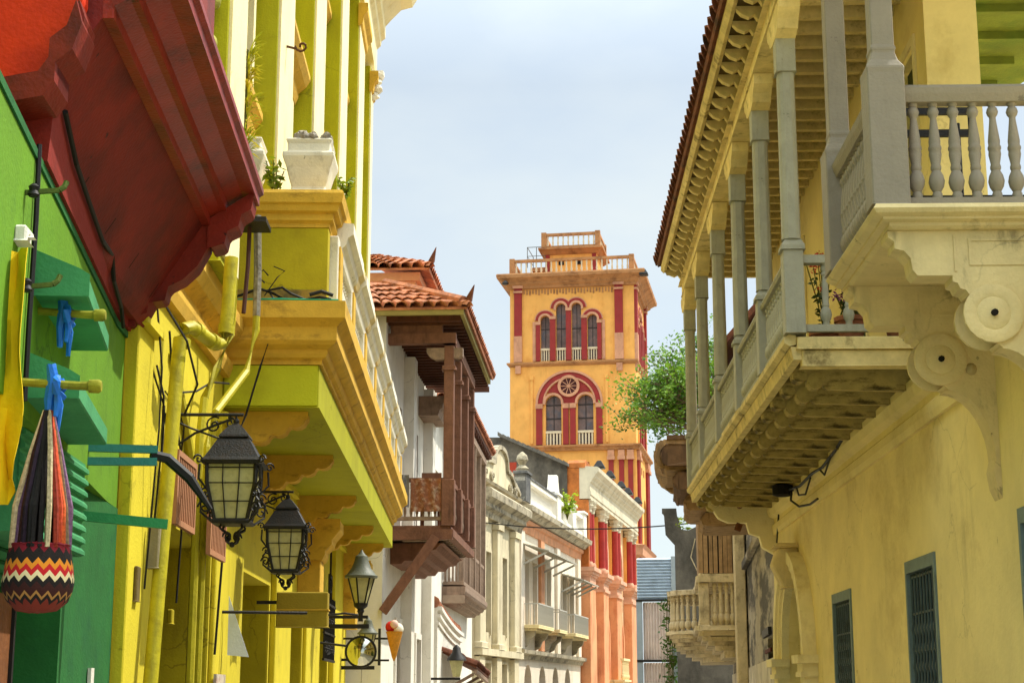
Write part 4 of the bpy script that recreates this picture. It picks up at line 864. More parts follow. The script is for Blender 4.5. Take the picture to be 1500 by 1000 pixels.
# lanterns
LGLASS = mat('frosted_lantern_glass', '#bdb782', var=.35, scale=5, stain='#6a6230', amt=.65, sscale=5, rough=.25, bump=.1)
def lantern(s, d, z, k, lab):
    """four-sided colonial lantern hanging from a wall arm; z is its bottom"""
    t = thing('wall_lantern', lab, 'lantern', FY, (s, d, z), 'big colonial lanterns on the yellow facade')
    q = ((-1, -1), (1, -1), (1, 1), (-1, 1))
    def ring(r, h): return [(x * r * k, y * r * k, h * k) for x, y in q]
    HB, HT, RB_, RT = .17, .66, .135, .205
    MB().loft([ring(RB_ - .012, HB), ring(RT - .02, HT * .72), ring(RT - .014, HT)]).build('glass', LGLASS, t)
    c = MB()
    for x, y in q: c.tube([(x * RB_ * k, y * RB_ * k, HB * k), (x * (RT - .004) * k, y * (RT - .004) * k, HT * .72 * k), (x * RT * k, y * RT * k, HT * k)], .017 * k, 5)
    for x0, y0, x1, y1 in ((-1, -1, 1, -1), (1, -1, 1, 1), (1, 1, -1, 1), (-1, 1, -1, -1)):
        for f in (.33, .67):
            for (ra, ha), (rb, hb) in (((RB_, HB), (RT - .004, HT * .72)), ((RT - .004, HT * .72), (RT, HT))):
                c.tube([((x0 + (x1 - x0) * f) * ra * k, (y0 + (y1 - y0) * f) * ra * k, ha * k), ((x0 + (x1 - x0) * f) * rb * k, (y0 + (y1 - y0) * f) * rb * k, hb * k)], .006 * k, 4)
        for hh_ in (.32, .47, .60):
            r = RB_ + (RT - RB_) * min(1, (hh_ - HB) / (HT * .72 - HB))
            c.tube([(x0 * r * k, y0 * r * k, hh_ * k), (x1 * r * k, y1 * r * k, hh_ * k)], .006 * k, 4)
    c.loft([ring(RB_ + .02, HB - .035), ring(RB_ + .03, HB - .01), ring(RB_ + .01, HB + .01)])
    c.build('cage', IRON, t)
    MB().loft([ring(RT + .035, HT - .03), ring(RT + .05, HT), ring(RT + .02, HT + .03), ring(RT - .015, HT + .09), ring(RT - .07, HT + .19), ring(RT - .09, HT + .20), ring(RT - .075, HT + .215), ring(RT - .085, HT + .235), ring(.06, HT + .31), ring(.02, HT + .345)]).ball((0, 0, (HT + .36) * k), .028 * k).build('lantern_roof', IRON, t, bevel=.004)
    sc_ = MB()
    for x, y in q:
        def P(r, h): return (x * r * k, y * r * k, h * k)
        sc_.tube([P(RB_ + .02, .15), P(RB_ + .10, .22), P(RB_ + .105, .32), P(RB_ + .05, .4), P(RT + .055, .5), P(RT + .05, .62)], .011 * k, 5)
        for rr, h, R_ in ((RB_ + .075, .26, .05), (RB_ + .07, .38, .042), (RT + .06, .66, .035)):
            sc_.tube([(x * (rr + R_ * (1 - .8 * f) * math.cos(5.5 * f * 1.4)) * k, y * (rr + R_ * (1 - .8 * f) * math.cos(5.5 * f * 1.4)) * k, (h + R_ * 1.2 * (1 - .8 * f) * math.sin(5.5 * f * 1.4)) * k) for f in [i / 12 for i in range(13)]], .009 * k, 4)
    for i in range(4):
        a = PI / 4 + i * PI / 2
        sc_.tube([((.12 - .1 * f + .03 * math.sin(9 * f)) * math.cos(a) * k, (.12 - .1 * f + .03 * math.sin(9 * f)) * math.sin(a) * k, (.13 - .15 * f) * k) for f in [j / 10 for j in range(11)]], .012 * k, 4)
        sc_.tube([(math.cos(a) * (.055 + .045 * (1 - .7 * f) * math.cos(7 * f)) * k, math.sin(a) * (.055 + .045 * (1 - .7 * f) * math.cos(7 * f)) * k, (.03 + .05 * (1 - .7 * f) * math.sin(7 * f)) * k) for f in [j / 12 for j in range(13)]], .009 * k, 4)
    sc_.ball((0, 0, -.03 * k), .025 * k)
    sc_.build('scrollwork', IRON, t)
    ar = MB(); za = (HT + .42) * k
    ar.tube([(0, -d, za), (0, .06, za)], .014).tube([(0, 0, za), (0, 0, (HT + .37) * k)], .01)
    ar.tube([(0, -d + .02, za - .34 * k), (0, -d * .55, za - .16 * k), (0, -.03, za - .03)], .011)
    ar.tube([(0, -d + .02, za - .02), (0, -d * .6, za - .12 * k), (0, -d * .25, za - .2 * k), (0, -d * .1, za - .22 * k)], .009)
    ar.tube(scroll((0, -d * .3, za - .09 * k), .075 * k, 1.4, 1, 1, 'dz'), .009, 4).tube(scroll((0, -.05, za - .07 * k), .05 * k, 1.4, 2, -1, 'dz'), .009, 4)
    ar.box(-.03, .03, -d, -d + .015, za - .4 * k, za + .08 * k)
    ar.build('arm', IRON, t)
    return t
lantern(1.6, .62, 2.86, .98, 'largest black colonial lantern, nearest on the yellow facade')
lantern(6.25, .55, 2.80, .96, 'black colonial lantern behind the largest one, above a box sign')
# post-top lamps on double arms
def stlamp(s, d, z, k, lab):
    t = thing('bracket_lamp', lab, 'street lamp', FY, (s, d, z), 'classic lamps standing on wall arms')
    def ring(r, h, n=6): return [(r * k * math.cos(2 * PI * i / n + .3), r * k * math.sin(2 * PI * i / n + .3), h * k) for i in range(n)]
    MB().loft([ring(.10, .16), ring(.21, .58)]).build('glass', LGLASS, t)
    c = MB()
    for i in range(6):
        a = 2 * PI * i / 6 + .3
        c.tube([(.10 * k * math.cos(a), .10 * k * math.sin(a), .16 * k), (.215 * k * math.cos(a), .215 * k * math.sin(a), .58 * k)], .014 * k, 5)
    c.lathe(0, 0, [(.04 * k, -.12 * k), (.035 * k, .0), (.06 * k, .04 * k), (.05 * k, .07 * k), (.11 * k, .12 * k), (.12 * k, .17 * k), (.09 * k, .175 * k)], 12)
    c.build('cage', IRON, t, smooth=True)
    MB().lathe(0, 0, [(.2 * k, .57 * k), (.27 * k, .58 * k), (.275 * k, .61 * k), (.235 * k, .64 * k), (.16 * k, .74 * k), (.115 * k, .86 * k), (.10 * k, .93 * k), (.06 * k, .96 * k), (.03 * k, 1.0 * k), (.01 * k, 1.04 * k)], 14).build('lamp_hood', mat('grey_green_metal', '#5f6252', var=.25, rough=.5), t, smooth=True)
    MB().beam((0, -d, -.05), (0, .12, -.05), .05, .05).build('upper_arm', IRON, t)
    MB().beam((0, -d - .02, -.2), (0, .14, -.2), .06, .07).build('lower_arm', IRON, t)
    return t
stlamp(15.0, .8, 2.92, 1.0, 'hooded six-sided lamp on two black arms beside the balcony column')
stlamp(20.2, .6, 2.35, .75, 'smaller hooded lamp behind the round yellow sign')
# ice cream cone sign
ic = thing('ice_cream_sign', 'ice cream cone sign with red and white scoops on black arms', 'sign', FY, (21.6, 1.05, 2.2))
MB().lathe(0, 0, [(.01, 0.1), (.05, .2), (.165, .66), (.175, .69), (.08, .69)], 12).build('cone', mat('wafer', '#c98a2c', var=.3, scale=12), ic, smooth=True)
MB().ball((0, .07, .74), .12, 10).build('scoop', mat('vanilla', '#e8e2cc', var=.1), ic, smooth=True)
MB().ball((0, -.07, .78), .12, 10).build('scoop', mat('strawberry', '#c22a28', var=.35, scale=7), ic, smooth=True)
MB().ball((-.08, .0, .83), .09, 10).build('scoop', mat('cream_top', '#e2b9a8', var=.2), ic, smooth=True)
MB().beam((0, -.3, 0.02), (0, -.3, .75), .07, .05).build('mount', IRON, ic); MB().beam((0, -1.05, .55), (0, -.1, .55), .04, .04).build('upper_arm', IRON, ic); MB().beam((0, -.65, .12), (0, -.1, .12), .04, .04).build('lower_arm', IRON, ic)

# ------------------------------------------------------------------ the white house with dark timber balconies
CUR[0] = FW
WHITE = mat('white_lime_plaster', crack=0.4, drip=0.45, col='#e2ddd0', var=.1, scale=1.2, stain='#b3a88f', amt=.5, sscale=1.3, streak=2.5, thr=.55, sharp=.15)
WOODR = woodmat('red_brown_timber', '#7c5440', '#3a251a')
WOODG = woodmat('weathered_timber', '#957d69', '#4c3d32')
SALMON = mat('salmon_plaster', drip=0.4, col='#d8a07c', var=.15, scale=2, stain='#a9765a', amt=.5, sscale=2)
H1 = thing('white_house', 'white plastered house with brown timber balcony under a red tiled roof', 'house', FW)
MB().panel(rect(0, 8.2, 0, 10), [rect(1.3, 2.5, 5.3, 8.1), rect(4.6, 5.8, 5.3, 8.0), rect(2.2, 4.0, .02, 3.2), rect(6, 7, 1, 3)], -.4, 0).box(0, .3, -6, -.41, 0, 10).box(7.9, 8.2, -6, -.41, 0, 10).box(0, 8.2, -6, -.41, 9.6, 9.9).build('wall', WHITE, H1)
for s0, s1, z0, z1 in ((1.3, 2.5, 5.3, 8.1), (4.6, 5.8, 5.3, 8.0), (2.2, 4.0, .02, 3.2), (6, 7, 1, 3)):
    dr = MB().box(s0, s1, -.3, -.2, z0, z1).build('door' if z0 != 1 else 'window', woodmat('dark_door_timber', '#4a2a1c', '#22130c'), H1)
    MB().box(s0 - .14, s0, .001, .05, z0, z1 + .14).box(s1, s1 + .14, .001, .05, z0, z1 + .14).box(s0, s1, .001, .05, z1, z1 + .14).build('surround', WHITE, dr)
MB().box(3.2, 3.8, .001, .25, 0, 9.5).box(7.4, 8.1, .001, .25, 0, 9.5).build('wall_pilaster', WHITE, H1)
DW = 1.4; B0, B1 = .35, 5.9; ZF = 5.2
tb = MB().box(B0, B1, .02, DW, ZF - .08, ZF).build('timber_balcony', WOODR, H1)
MB().box(B0 - .06, B0 + .08, .01, DW + .05, ZF - .30, ZF - .085).box(B0, B1, DW - .1, DW + .07, ZF - .24, ZF - .085).build('edge_beam', WOODR, tb)
j = MB().ext_s([(.001, -.16), (DW - .15, -.16), (DW, -.06), (DW, .0), (.001, 0)], 0, .1).build('joist', WOODG, tb)
rep(j, tb, [(B0 + .3 + i * .42, 0, ZF - .085) for i in range(13)], 1)
# inverted timber steps under the deck
MB().ext_s([(.001, 4.45), (.25, 4.45), (.32, 4.52), (.5, 4.52), (.58, 4.62), (.75, 4.62), (.85, 4.74), (1.0, 4.76), (1.1, 4.88), (1.18, 4.9), (.001, 4.9)], 1.2, B1).build('under_boards', WOODR, tb)
MB().beam((.0, .02, 3.35), (.25, 1.1, 4.95), .22, .2).build('strut', WOODR, tb)
for s in (1.0, 2.6, 4.4): MB().beam((s, .3, 4.98), (s, .9, 4.98), .2, .12).build('corbel', WOODG, tb)
pst = MB().box(-.11, .11, -.11, .11, 0, 3.95).box(-.14, .14, -.14, .14, .0, 1.0).box(-.15, .15, -.15, .15, 3.4, 3.5)
ps = pst.build('post', WOODR, tb, bevel=.015)
PS = [B0 + .1, 2.2, 4.1, B1 - .1]
rep(ps, tb, [(s, DW - .05, ZF) for s in PS], 1)
MB().box(B0 + .2, B1 - .2, DW - .1, DW, ZF + .95, ZF + 1.05).build('rail', WOODR, tb)
MB().box(B0 + .05, B0 + .15, .05, DW - .16, ZF + .95, ZF + 1.04).build('end_rail', WOODR, tb)
MB().box(B0 + .05, B0 + .15, .05, DW - .16, ZF + .12, ZF + .2).build('bottom_end_rail', WOODG, tb)
bb = baluster(.75, .04, WOODG, 6); bb.parent = tb
rep(bb, tb, [(B0 + .1, .15 + i * .13, ZF + .2) for i in range(9)] + [(B0 + .4 + i * .16, DW - .05, ZF + .2) for i in range(31)], 1)
# roof over the balcony: hipped towards the camera
ZE = 9.75
rf = MB()
E0, E1, ED = -.55, 7.6, 1.82
tiles(rf, (E0, ED, ZE + .05), (E1, ED, ZE + .05), (E0 + 1.7, -.2, ZE + .95), (E1, -.2, ZE + .95), pitch=.26, r=.125, course=.4)
tiles(rf, (E0, -.7, ZE + .05), (E0, ED, ZE + .05), (E0 + 1.7, -.7, ZE + .95), (E0 + 1.7, -.2, ZE + .95), pitch=.27, r=.13, course=.4)
rf.tube([(E0 + 1.7, -.2, ZE + 1.03), (E0 + .1, ED - .1, ZE + .2)], .13, 8)
rf = rf.build('roof', TERRA, H1)
MB().loft([[(E0 + .15, ED - .15, ZE + .12), (E0 + .0, ED + .05, ZE + .12), (E0 + .1, ED + .1, ZE + .2), (E0 + .25, ED - .05, ZE + .22)], [(E0 - .1, ED + .14, ZE + .5), (E0 - .12, ED + .16, ZE + .5), (E0 - .11, ED + .17, ZE + .51), (E0 - .1, ED + .16, ZE + .52)]]).build('horn_tile', TERRA2, rf)
MB().box(E0 + .04, E0 + .12, -.7, ED - .08, ZE - .1, ZE + .02).box(E0 + .121, E1, ED - .16, ED - .08, ZE - .1, ZE + .02).build('eave_board', mat('olive_eave', '#8d8048', var=.2), rf)
MB().box(E0 + .12, E1, -.2, ED - .16, ZE + .0, ZE + .03).build('soffit', WOODR, rf)
MB().box(B0 - .05, B0 + .2, .0, DW + .1, ZE - .55, ZE - .32).box(B0 - .02, B1, DW - .17, DW + .07, ZE - .55, ZE - .32).build('roof_beam', WOODR, rf)
MB().box(B0 - .01, B0 + .16, .05, DW - .2, ZE - .319, ZE - .02).build('end_boards', WOODR, rf)
r_ = MB().box(0, .09, .0, ED - .18, -.14, 0).build('rafter', woodmat('dark_rafter', '#5a3422', '#2d1a10'), rf)
rep(r_, rf, [(E0 + .5 + i * .34, 0, ZE) for i in range(26)], 1)
z_ = MB().ext_s([(-.5, .2), (.3, .2), (.3, .0), (.2, -.03), (-.3, -.06), (-.44, .02), (-.5, .1)], -.1, .1).build('post_capital', WOODG, ps)
z_.location = (-.0, 0, 3.7)
# ledges of the upper storey and the mirador
MB().ext_s([(.001, 8.6), (.5, 8.6), (.55, 8.75), (.62, 8.8), (.62, 8.9), (.72, 8.98), (.72, 9.1), (.001, 9.1)], 6.2, 8.1).build('boxed_cornice', WOODG, H1)
mi = MB().box(3.2, 6.4, -2.6, .25, 9.91, 11.5).box(3.1, 6.5, -2.7, .33, 11.0, 11.1).box(3.1, 6.5, -2.7, .36, 11.35, 11.55).build('mirador', SALMON, H1)
mr = MB(); tiles(mr, (2.8, -2.9, 11.58), (2.8, .62, 11.58), (4.6, -1.4, 12.3), (4.6, -1.0, 12.3), pitch=.27, r=.13)
tiles(mr, (2.8, .62, 11.58), (6.8, .62, 11.58), (4.6, -1.0, 12.3), (5.2, -1.0, 12.3), pitch=.27, r=.13)
mr.build('mirador_roof', TERRA, mi)
MB().loft([[(2.9, .5, 11.63), (2.75, .7, 11.63), (2.85, .74, 11.73), (3.0, .55, 11.74)], [(2.65, .78, 12.03), (2.64, .8, 12.03), (2.65, .8, 12.04), (2.66, .79, 12.05)]]).build('horn_tile', TERRA2, mi)
# things hung over the rail
def rag(s, d0, d1, zt, zb, m, lab, nm='cloth', cat='cloth'):
    c = MB(); n = 9
    c.loft([[(.03 * math.sin(k * 1.9 + z * 5) - o, (d1 - d0) * k / n, z) for k in range(n + 1) for o in (0,)] + [(.03 * math.sin(k * 1.9 + z * 5) + .015, (d1 - d0) * k / n, z) for k in range(n, -1, -1) for o in (0,)] for z in [(zb - zt) * i / 5 for i in range(6)]])
    return c.top(nm, m, FW, (s, d0, zt), lab, cat)
rag(.34, .55, 1.2, 6.22, 5.5, mat('brown_blanket', '#8a5638', var=.5, scale=9, stain='#c9b49a', amt=.6, sscale=7), 'brown patterned blanket hung over the near timber rail')
rag(.36, .08, .5, 6.30, 5.6, mat('grey_towel', '#77726c', var=.4, scale=9, stain='#2b2b30', amt=.7, sscale=6), 'dark grey towel hung over the near timber rail')
rag(.38, -.28, .05, 5.9, 5.3, mat('pale_sheet', '#d9d3c0', var=.15, scale=5), 'pale sheet hanging at the wall end of the timber rail')
t = thing('wooden_chair', 'dark chair back showing above the near timber rail', 'chair', FW, (1.0, .9, ZF))
MB().box(-.22, .22, -.22, .22, .42, .47).build('seat', WOODR, t); MB().box(.18, .22, -.22, .22, .47, 1.25).build('backrest', WOODR, t)
for x in (-.2, .18):
    for y in (-.2, .18): MB().box(x, x + .04, y, y + .04, 0, .42).build('leg', WOODR, t)

# ------------------------------------------------------------------ the next house: second timber balcony and curved white parapet
H2 = thing('white_house', 'farther white house with weathered timber balcony above a curved white parapet', 'house', FW)
MB().panel(rect(8.25, 23.0, 0, 10.0), [rect(10, 11.2, 5.0, 7.8), rect(13, 14.2, 5.0, 7.8), rect(16.6, 17.8, 5.0, 7.8), rect(19.6, 20.8, 5.0, 7.8)], -.4, 0).box(8.25, 23, -6, -.41, 9.5, 9.9).box(22.7, 23, -6, -.41, 0, 10).box(8.25, 8.6, -6, -.41, 0, 10).build('wall', WHITE, H2)
for s0 in (10, 13, 16.6, 19.6): MB().box(s0, s0 + 1.2, -.3, -.2, 5, 7.8).build('door', MATS['dark_door_timber'], H2)
C0, C1, CD, CZ = 12.6, 21.0, .62, 4.85
t2 = MB().box(C0, C1, .02, CD, CZ - .1, CZ).build('timber_balcony', WOODG, H2)
MB().ext_s([(.001, 4.2), (.25, 4.2), (.33, 4.28), (.4, 4.28), (.46, 4.36), (.52, 4.36), (.58, 4.46), (.64, 4.48), (.68, 4.56), (.68, 4.7), (.001, 4.7)], C0 - .1, C1).build('under_boards', WOODG, t2)
MB().box(C0 - .12, C0 - .101, .02, .66, 4.22, 4.45).build('end_board', mat('grey_board', '#a08d78', var=.2, scale=6), t2)
p2 = MB().box(-.08, .08, -.08, .08, 0, 4.9).build('post', WOODG, t2, bevel=.01)
rep(p2, t2, [(C0 + .1 + i * 2.05, CD - .08, CZ) for i in range(5)], 1)
MB().box(C0, C1, CD - .12, CD - .04, CZ + .95, CZ + 1.05).build('rail', WOODG, t2)
MB().box(C0, C0 + .08, .02, CD - .12, CZ + .95, CZ + 1.05).build('end_rail', WOODG, t2)
b2_ = MB().box(-.028, .028, -.028, .028, 0, .95).build('baluster', WOODG, t2)
rep(b2_, t2, [(C0 + .04, .08 + i * .11, CZ) for i in range(4)] + [(C0 + .3 + i * .2, CD - .08, CZ) for i in range(40)], 1)
rf = MB(); ZE2 = 9.85
tiles(rf, (10.6, .8, ZE2), (22.0, .8, ZE2), (12.2, -.2, ZE2 + .9), (22.0, -.2, ZE2 + .9), pitch=.3, r=.14, course=.5)
tiles(rf, (10.6, -1.5, ZE2), (10.6, .8, ZE2), (12.2, -1.5, ZE2 + .9), (12.2, -.2, ZE2 + .9), pitch=.3, r=.14, course=.5)
rf = rf.build('roof', TERRA, H2)
MB().loft([[(10.7, .65, ZE2 + .08), (10.55, .85, ZE2 + .08), (10.65, .89, ZE2 + .18), (10.8, .7, ZE2 + .2)], [(10.45, .95, ZE2 + .5), (10.44, .97, ZE2 + .5), (10.45, .98, ZE2 + .51), (10.46, .96, ZE2 + .52)]]).build('horn_tile', TERRA2, rf)
MB().box(10.7, 22, -.2, .75, ZE2 - .14, ZE2 - .06).build('soffit', MATS['dark_rafter'], rf)
for i in range(18): MB().box(10.9 + i * .6, 11.0 + i * .6, .0, .73, ZE2 - .28, ZE2 - .141).build('rafter', MATS['dark_rafter'], rf)
MB().box(C0 - .05, C1, CD - .2, CD + .02, ZE2 - .5, ZE2 - .29).box(C0 - .1, C0 + .1, 0, CD - .21, ZE2 - .5, ZE2 - .29).build('roof_beam', WOODG, rf)
# curved parapet wall of the low shop
pw = thing('low_shop', 'low white shop front with curved parapet coped in red tiles', 'shop front', FW, (8.3, .02, 0))
def cz(x): return 3.62 + .35 * (1 - x / 6.6) ** 2 - .1 * (x / 6.6)
XS = [i * .55 for i in range(13)]
pr = [(0.0, 0), (0, .01)]
MB().ext_d([(0, 0)] + [(6.6, 0)] + [(x, cz(x)) for x in XS[::-1]], 0, .3).build('wall', WHITE, pw)
for k, (dz, dd, h) in enumerate(((-.16, .42, .1), (-.34, .38, .08), (-.52, .345, .07))):
    MB().ext_d([(x, cz(x) + dz) for x in XS] + [(x, cz(x) + dz + h) for x in XS[::-1]], .3, dd).build('moulding', WHITE, pw)
cpg = MB()
for a, b in zip(XS, XS[1:]): cpg.tube([(a, .2, cz(a) + .05), (b + .06, .2, cz(b) + .04)], [.16, .14], 8)
cpg.build('tile_coping', TERRA, pw)
aw = thing('shop_awning', 'sagging brown tiled awning below the curved white parapet', 'awning', FW, (9.5, .35, 2.65))
rf = MB(); tiles(rf, (0, .9, -.25), (6.5, .75, -.45), (0, 0, .15), (6.5, 0, -.1), pitch=.28, r=.13); rf.build('roof', TERRA2, aw)
MB().beam((.2, .85, -.38), (6.4, .7, -.58), .1, .1).build('beam', WOODG, aw)
for x in (.3, 3.2, 6.2): MB().beam((x, .8, -.45), (x, 0, -.9), .08, .08).build('strut', WOODG, aw)
t = thing('street_lamp', 'dark hooded lamp below the tiled awning, far down the left side', 'street lamp', FW, (7.5, .9, 2.1))
MB().lathe(0, 0, [(.1, .0), (.2, .4)], 6).build('glass', LGLASS, t)
MB().lathe(0, 0, [(.26, .4), (.24, .46), (.12, .6), (.1, .72), (.02, .8)], 10).build('lamp_hood', IRON, t, smooth=True)
MB().beam((0, -.9, -.05), (0, .1, -.05), .06, .06).build('arm', IRON, t)

# ------------------------------------------------------------------ the cream house with the ornate parapet
CUR[0] = FC
CREAMH = mat('weathered_cream_plaster', crack=0.4, drip=0.6, col='#d3c6a4', var=.16, scale=1.2, stain='#8a7d5f', amt=.6, sscale=1.3, streak=3, thr=.52, sharp=.18)
STAINC = mat('stained_cornice', drip=0.7, col='#b3a78c', var=.25, scale=2, stain='#4a4338', amt=.8, sscale=1.6, streak=.6, thr=.48, sharp=.15)
C5 = thing('cream_house', 'narrow weathered cream house with scrolled pediment and tall dark windows', 'house', FC)
wn5 = [rect(1.35, 2.55, 3.9, 6.8), rect(4.3, 5.5, 3.9, 6.8), rect(1.35, 2.55, .3, 2.8), rect(4.3, 5.5, .3, 2.8)]
MB().panel(rect(.02, 7.7, 0, 9.3), wn5, -.4, 0).box(.02, .4, -6, -.41, 0, 9.3).box(7.3, 7.7, -6, -.41, 0, 9.3).box(.02, 7.7, -6, -.41, 8.8, 9.1).build('wall', CREAMH, C5)
for w in wn5:
    x = MB().box(w[0][0], w[1][0], -.35, -.3, w[0][1], w[2][1]).build('window', mat('brown_window', '#54402f', var=.3), C5)
    MB().box(w[0][0] - .12, w[0][0], .001, .07, w[0][1] - .1, w[2][1] + .1).box(w[1][0], w[1][0] + .12, .001, .07, w[0][1] - .1, w[2][1] + .1).box(w[0][0], w[1][0], .001, .07, w[2][1], w[2][1] + .1).build('surround', CREAMH, x)
for s in (.05, 3.0, 6.3):
    p = MB().box(s, s + .9, .001, .22, 3.5, 7.7).box(s - .06, s + .96, .001, .3, 3.3, 3.5).box(s - .05, s + .95, .001, .28, 7.7, 7.95).build('pilaster', CREAMH, C5, bevel=.02)
    MB().box(s + .02, s + .88, .001, .2, 0, 3.0).build('pilaster', CREAMH, C5)
MB().box(.02, 7.7, .001, .3, 3.05, 3.29).build('string_course', CREAMH, C5)
MB().ext_s([(.001, 8.0), (.2, 8.0), (.25, 8.2), (.4, 8.3), (.4, 8.45), (.62, 8.6), (.65, 8.85), (.55, 8.95), (.001, 8.95)], .02, 7.75).build('cornice', STAINC, C5)
pdm = [(0.1, 9.3), (.1, 10.0), (.6, 10.1), (1.2, 10.7), (2.0, 10.9), (2.7, 10.9), (2.9, 11.5)] + [(4.0 + 1.1 * math.cos(a), 11.5 + .75 * math.sin(a)) for a in [PI - PI * k / 10 for k in range(11)]] + [(5.2, 10.9), (5.9, 10.8), (6.6, 10.2), (7.2, 10.0), (7.6, 9.7), (7.6, 9.3)]
pdm = [(a, 9.3 + (b - 9.3) * .55) for a, b in pdm]
pe = MB().ext_d(pdm, -.25, .1).build('parapet', CREAMH, C5)
mo = MB()
q = pdm[1:-1]
for a, b in zip(q, q[1:]): mo.beam((a[0], .1, a[1]), (b[0], .1, b[1]), .22, .16)
mo.build('scroll_moulding', STAINC, pe)
for s, z in ((.35, 9.68), (1.6, 10.1), (6.2, 9.85), (7.3, 9.6)):
    MB().lathe(s, 0, [(.1, z), (.14, z + .08), (.07, z + .15), (.14, z + .26), (.1, z + .36), (.02, z + .45)], 8).build('finial', STAINC, pe, smooth=True)
MB().ext_s([(.1, 9.2), (.25, 9.24), (.3, 9.34), (.1, 9.38)], .2, 7.5).build('moulding', STAINC, pe)
for s in (1.0, 2.2, 5.7, 6.6): MB().tube(scroll((s, .16, 9.58), .2, 1.3, 0, 1 if s < 4 else -1), .07, 5).build('scroll', STAINC, pe)

# ------------------------------------------------------------------ the white house with balustraded parapet
WHT = mat('pale_peach_plaster', drip=0.6, col='#e3d6c0', var=.12, scale=1.0, stain='#c39a78', amt=.5, sscale=1.1, streak=3, thr=.54, sharp=.18)
PEACH = mat('peach_trim', drip=0.5, col='#d3946a', var=.2, scale=2, stain='#8d6a4e', amt=.5, sscale=2, streak=2)
C6 = thing('white_house', 'white house with a balustraded parapet, small balconies and lean-to window hoods', 'house', FC)
S6, T6 = 7.8, 23.9
DW6 = [(9.0, 10.0), (10.6, 11.7), (14.0, 15.1), (18.2, 19.3), (20.2, 21.4)]
MB().panel(rect(S6, T6, 0, 9.3), [rect(a, b, 4.45, 7.1) for a, b in DW6] + [archhole(a, a + 1.6, .02, 2.9) for a in (9.3, 12.6, 15.9, 19.2)], -.4, 0).box(S6, S6 + .3, -6, -.41, 0, 9.3).box(T6 - .3, T6, -6, -.41, 0, 9.3).box(S6, T6, -6, -.41, 8.9, 9.2).build('wall', WHT, C6)
for a, b in DW6:
    x = MB().box(a, b, -.34, -.28, 4.45, 7.1).build('balcony_door', mat('dark_brown_door', '#4b3c30', var=.3), C6)
    MB().box(a - .16, a, .001, .1, 4.45, 7.25).box(b, b + .16, .001, .1, 4.45, 7.25).box(a, b, .001, .1, 7.1, 7.25).build('surround', WHT, x)
for a in (9.3, 12.6, 15.9, 19.2):
    x = MB().box(a, a + 1.6, -.35, -.3, .05, 2.9).build('shop_door', mat('brown_shop_door', '#6d4c34', var=.3), C6)
for s in (8.0, 12.5, 16.6, 22.6): MB().box(s, s + .8, .001, .14, 3.5, 8.2).build('pilaster', PEACH if s in (12.5,) else WHT, C6, bevel=.015)
MB().ext_s([(.001, 3.1), (.1, 3.1), (.16, 3.25), (.3, 3.3), (.32, 3.45), (.001, 3.5)], S6, T6).build('string_course', STAINC, C6)
MB().ext_s([(.001, 8.2), (.08, 8.2), (.1, 8.5), (.2, 8.55), (.22, 8.7), (.001, 8.7)], S6, T6).build('frieze', PEACH, C6)
MB().ext_s([(.001, 8.75), (.3, 8.75), (.45, 8.9), (.62, 8.95), (.65, 9.15), (.001, 9.2)], S6, T6).build('cornice', STAINC, C6)
par = MB().box(S6, T6, -.1, .32, 9.31, 9.5).box(S6, T6, -.1, .34, 10.15, 10.32).build('parapet', WHITE, C6)
DK = mat('black_stained_plaster', '#6f6d68', var=.3, scale=1.5, stain='#35363a', amt=.8, sscale=1.4, thr=.44)
for s in (S6, 15.3, 19.6, T6 - 1.0): MB().box(s, s + 1.0, -.12, .38, 9.32, 10.45).box(s - .06, s + 1.06, -.16, .44, 10.45, 10.56).build('pier', DK if s == S6 else WHITE, par, bevel=.02)
MB().box(S6 + 1.0, 15.3, -.12, .38, 10.321, 10.40).build('coping', DK, par)
bb = baluster(.65, .1, WHITE, 6); bb.parent = par
rep(bb, par, [(9.0 + i * .3, .1, 9.5) for i in range(21)] + [(16.5 + i * .3, .1, 9.5) for i in range(10)] + [(20.8 + i * .3, .1, 9.5) for i in range(7)], 1)
MB().ext_d([(15.2, 10.57), (16.4, 10.57), (16.2, 10.8), (15.95, 11.4), (15.65, 11.4), (15.4, 10.8)], -.1, .3).build('scroll_finial', WHITE, par, bevel=.03)
MB().lathe(8.3, .12, [(.2, 10.57), (.28, 10.7), (.12, 10.85), (.26, 11.05), (.2, 11.25), (.03, 11.4)], 8).build('finial', STAINC, par, smooth=True)
IRONW = mat('pale_grey_iron', '#b7b3a6', var=.15, rough=.6)
def smallbalcony(s0, s1):
    b = MB().box(s0, s1, .001, .75, 4.3, 4.44).box(s0 + .05, s1 - .05, .001, .65, 4.2, 4.299).build('balcony', STONE, C6, bevel=.02)
    MB().box(s0, s1, .70, .74, 5.25, 5.3).box(s0, s0 + .04, .0, .70, 5.25, 5.3).box(s1 - .04, s1, .0, .70, 5.25, 5.3).build('rail', IRONW, b)
    q = MB().box(-.016, .016, -.016, .016, 0, .81).build('baluster', IRONW, b)
    n = int((s1 - s0) / .16); rep(q, b, [(s0 + .03 + (s1 - s0 - .06) * i / n, .72, 4.44) for i in range(n + 1)] + [(s0 + .02, .1 + i * .15, 4.44) for i in range(4)], 1)
    for s in (s0 + .25, s1 - .45): MB().ext_s([(.001, 4.19), (.55, 4.19), (.5, 4.0), (.3, 3.85), (.2, 3.6), (.001, 3.5)], s, s + .2).build('bracket', STAINC, b)
smallbalcony(8.6, 12.1); smallbalcony(13.6, 15.6); smallbalcony(17.8, 21.8)
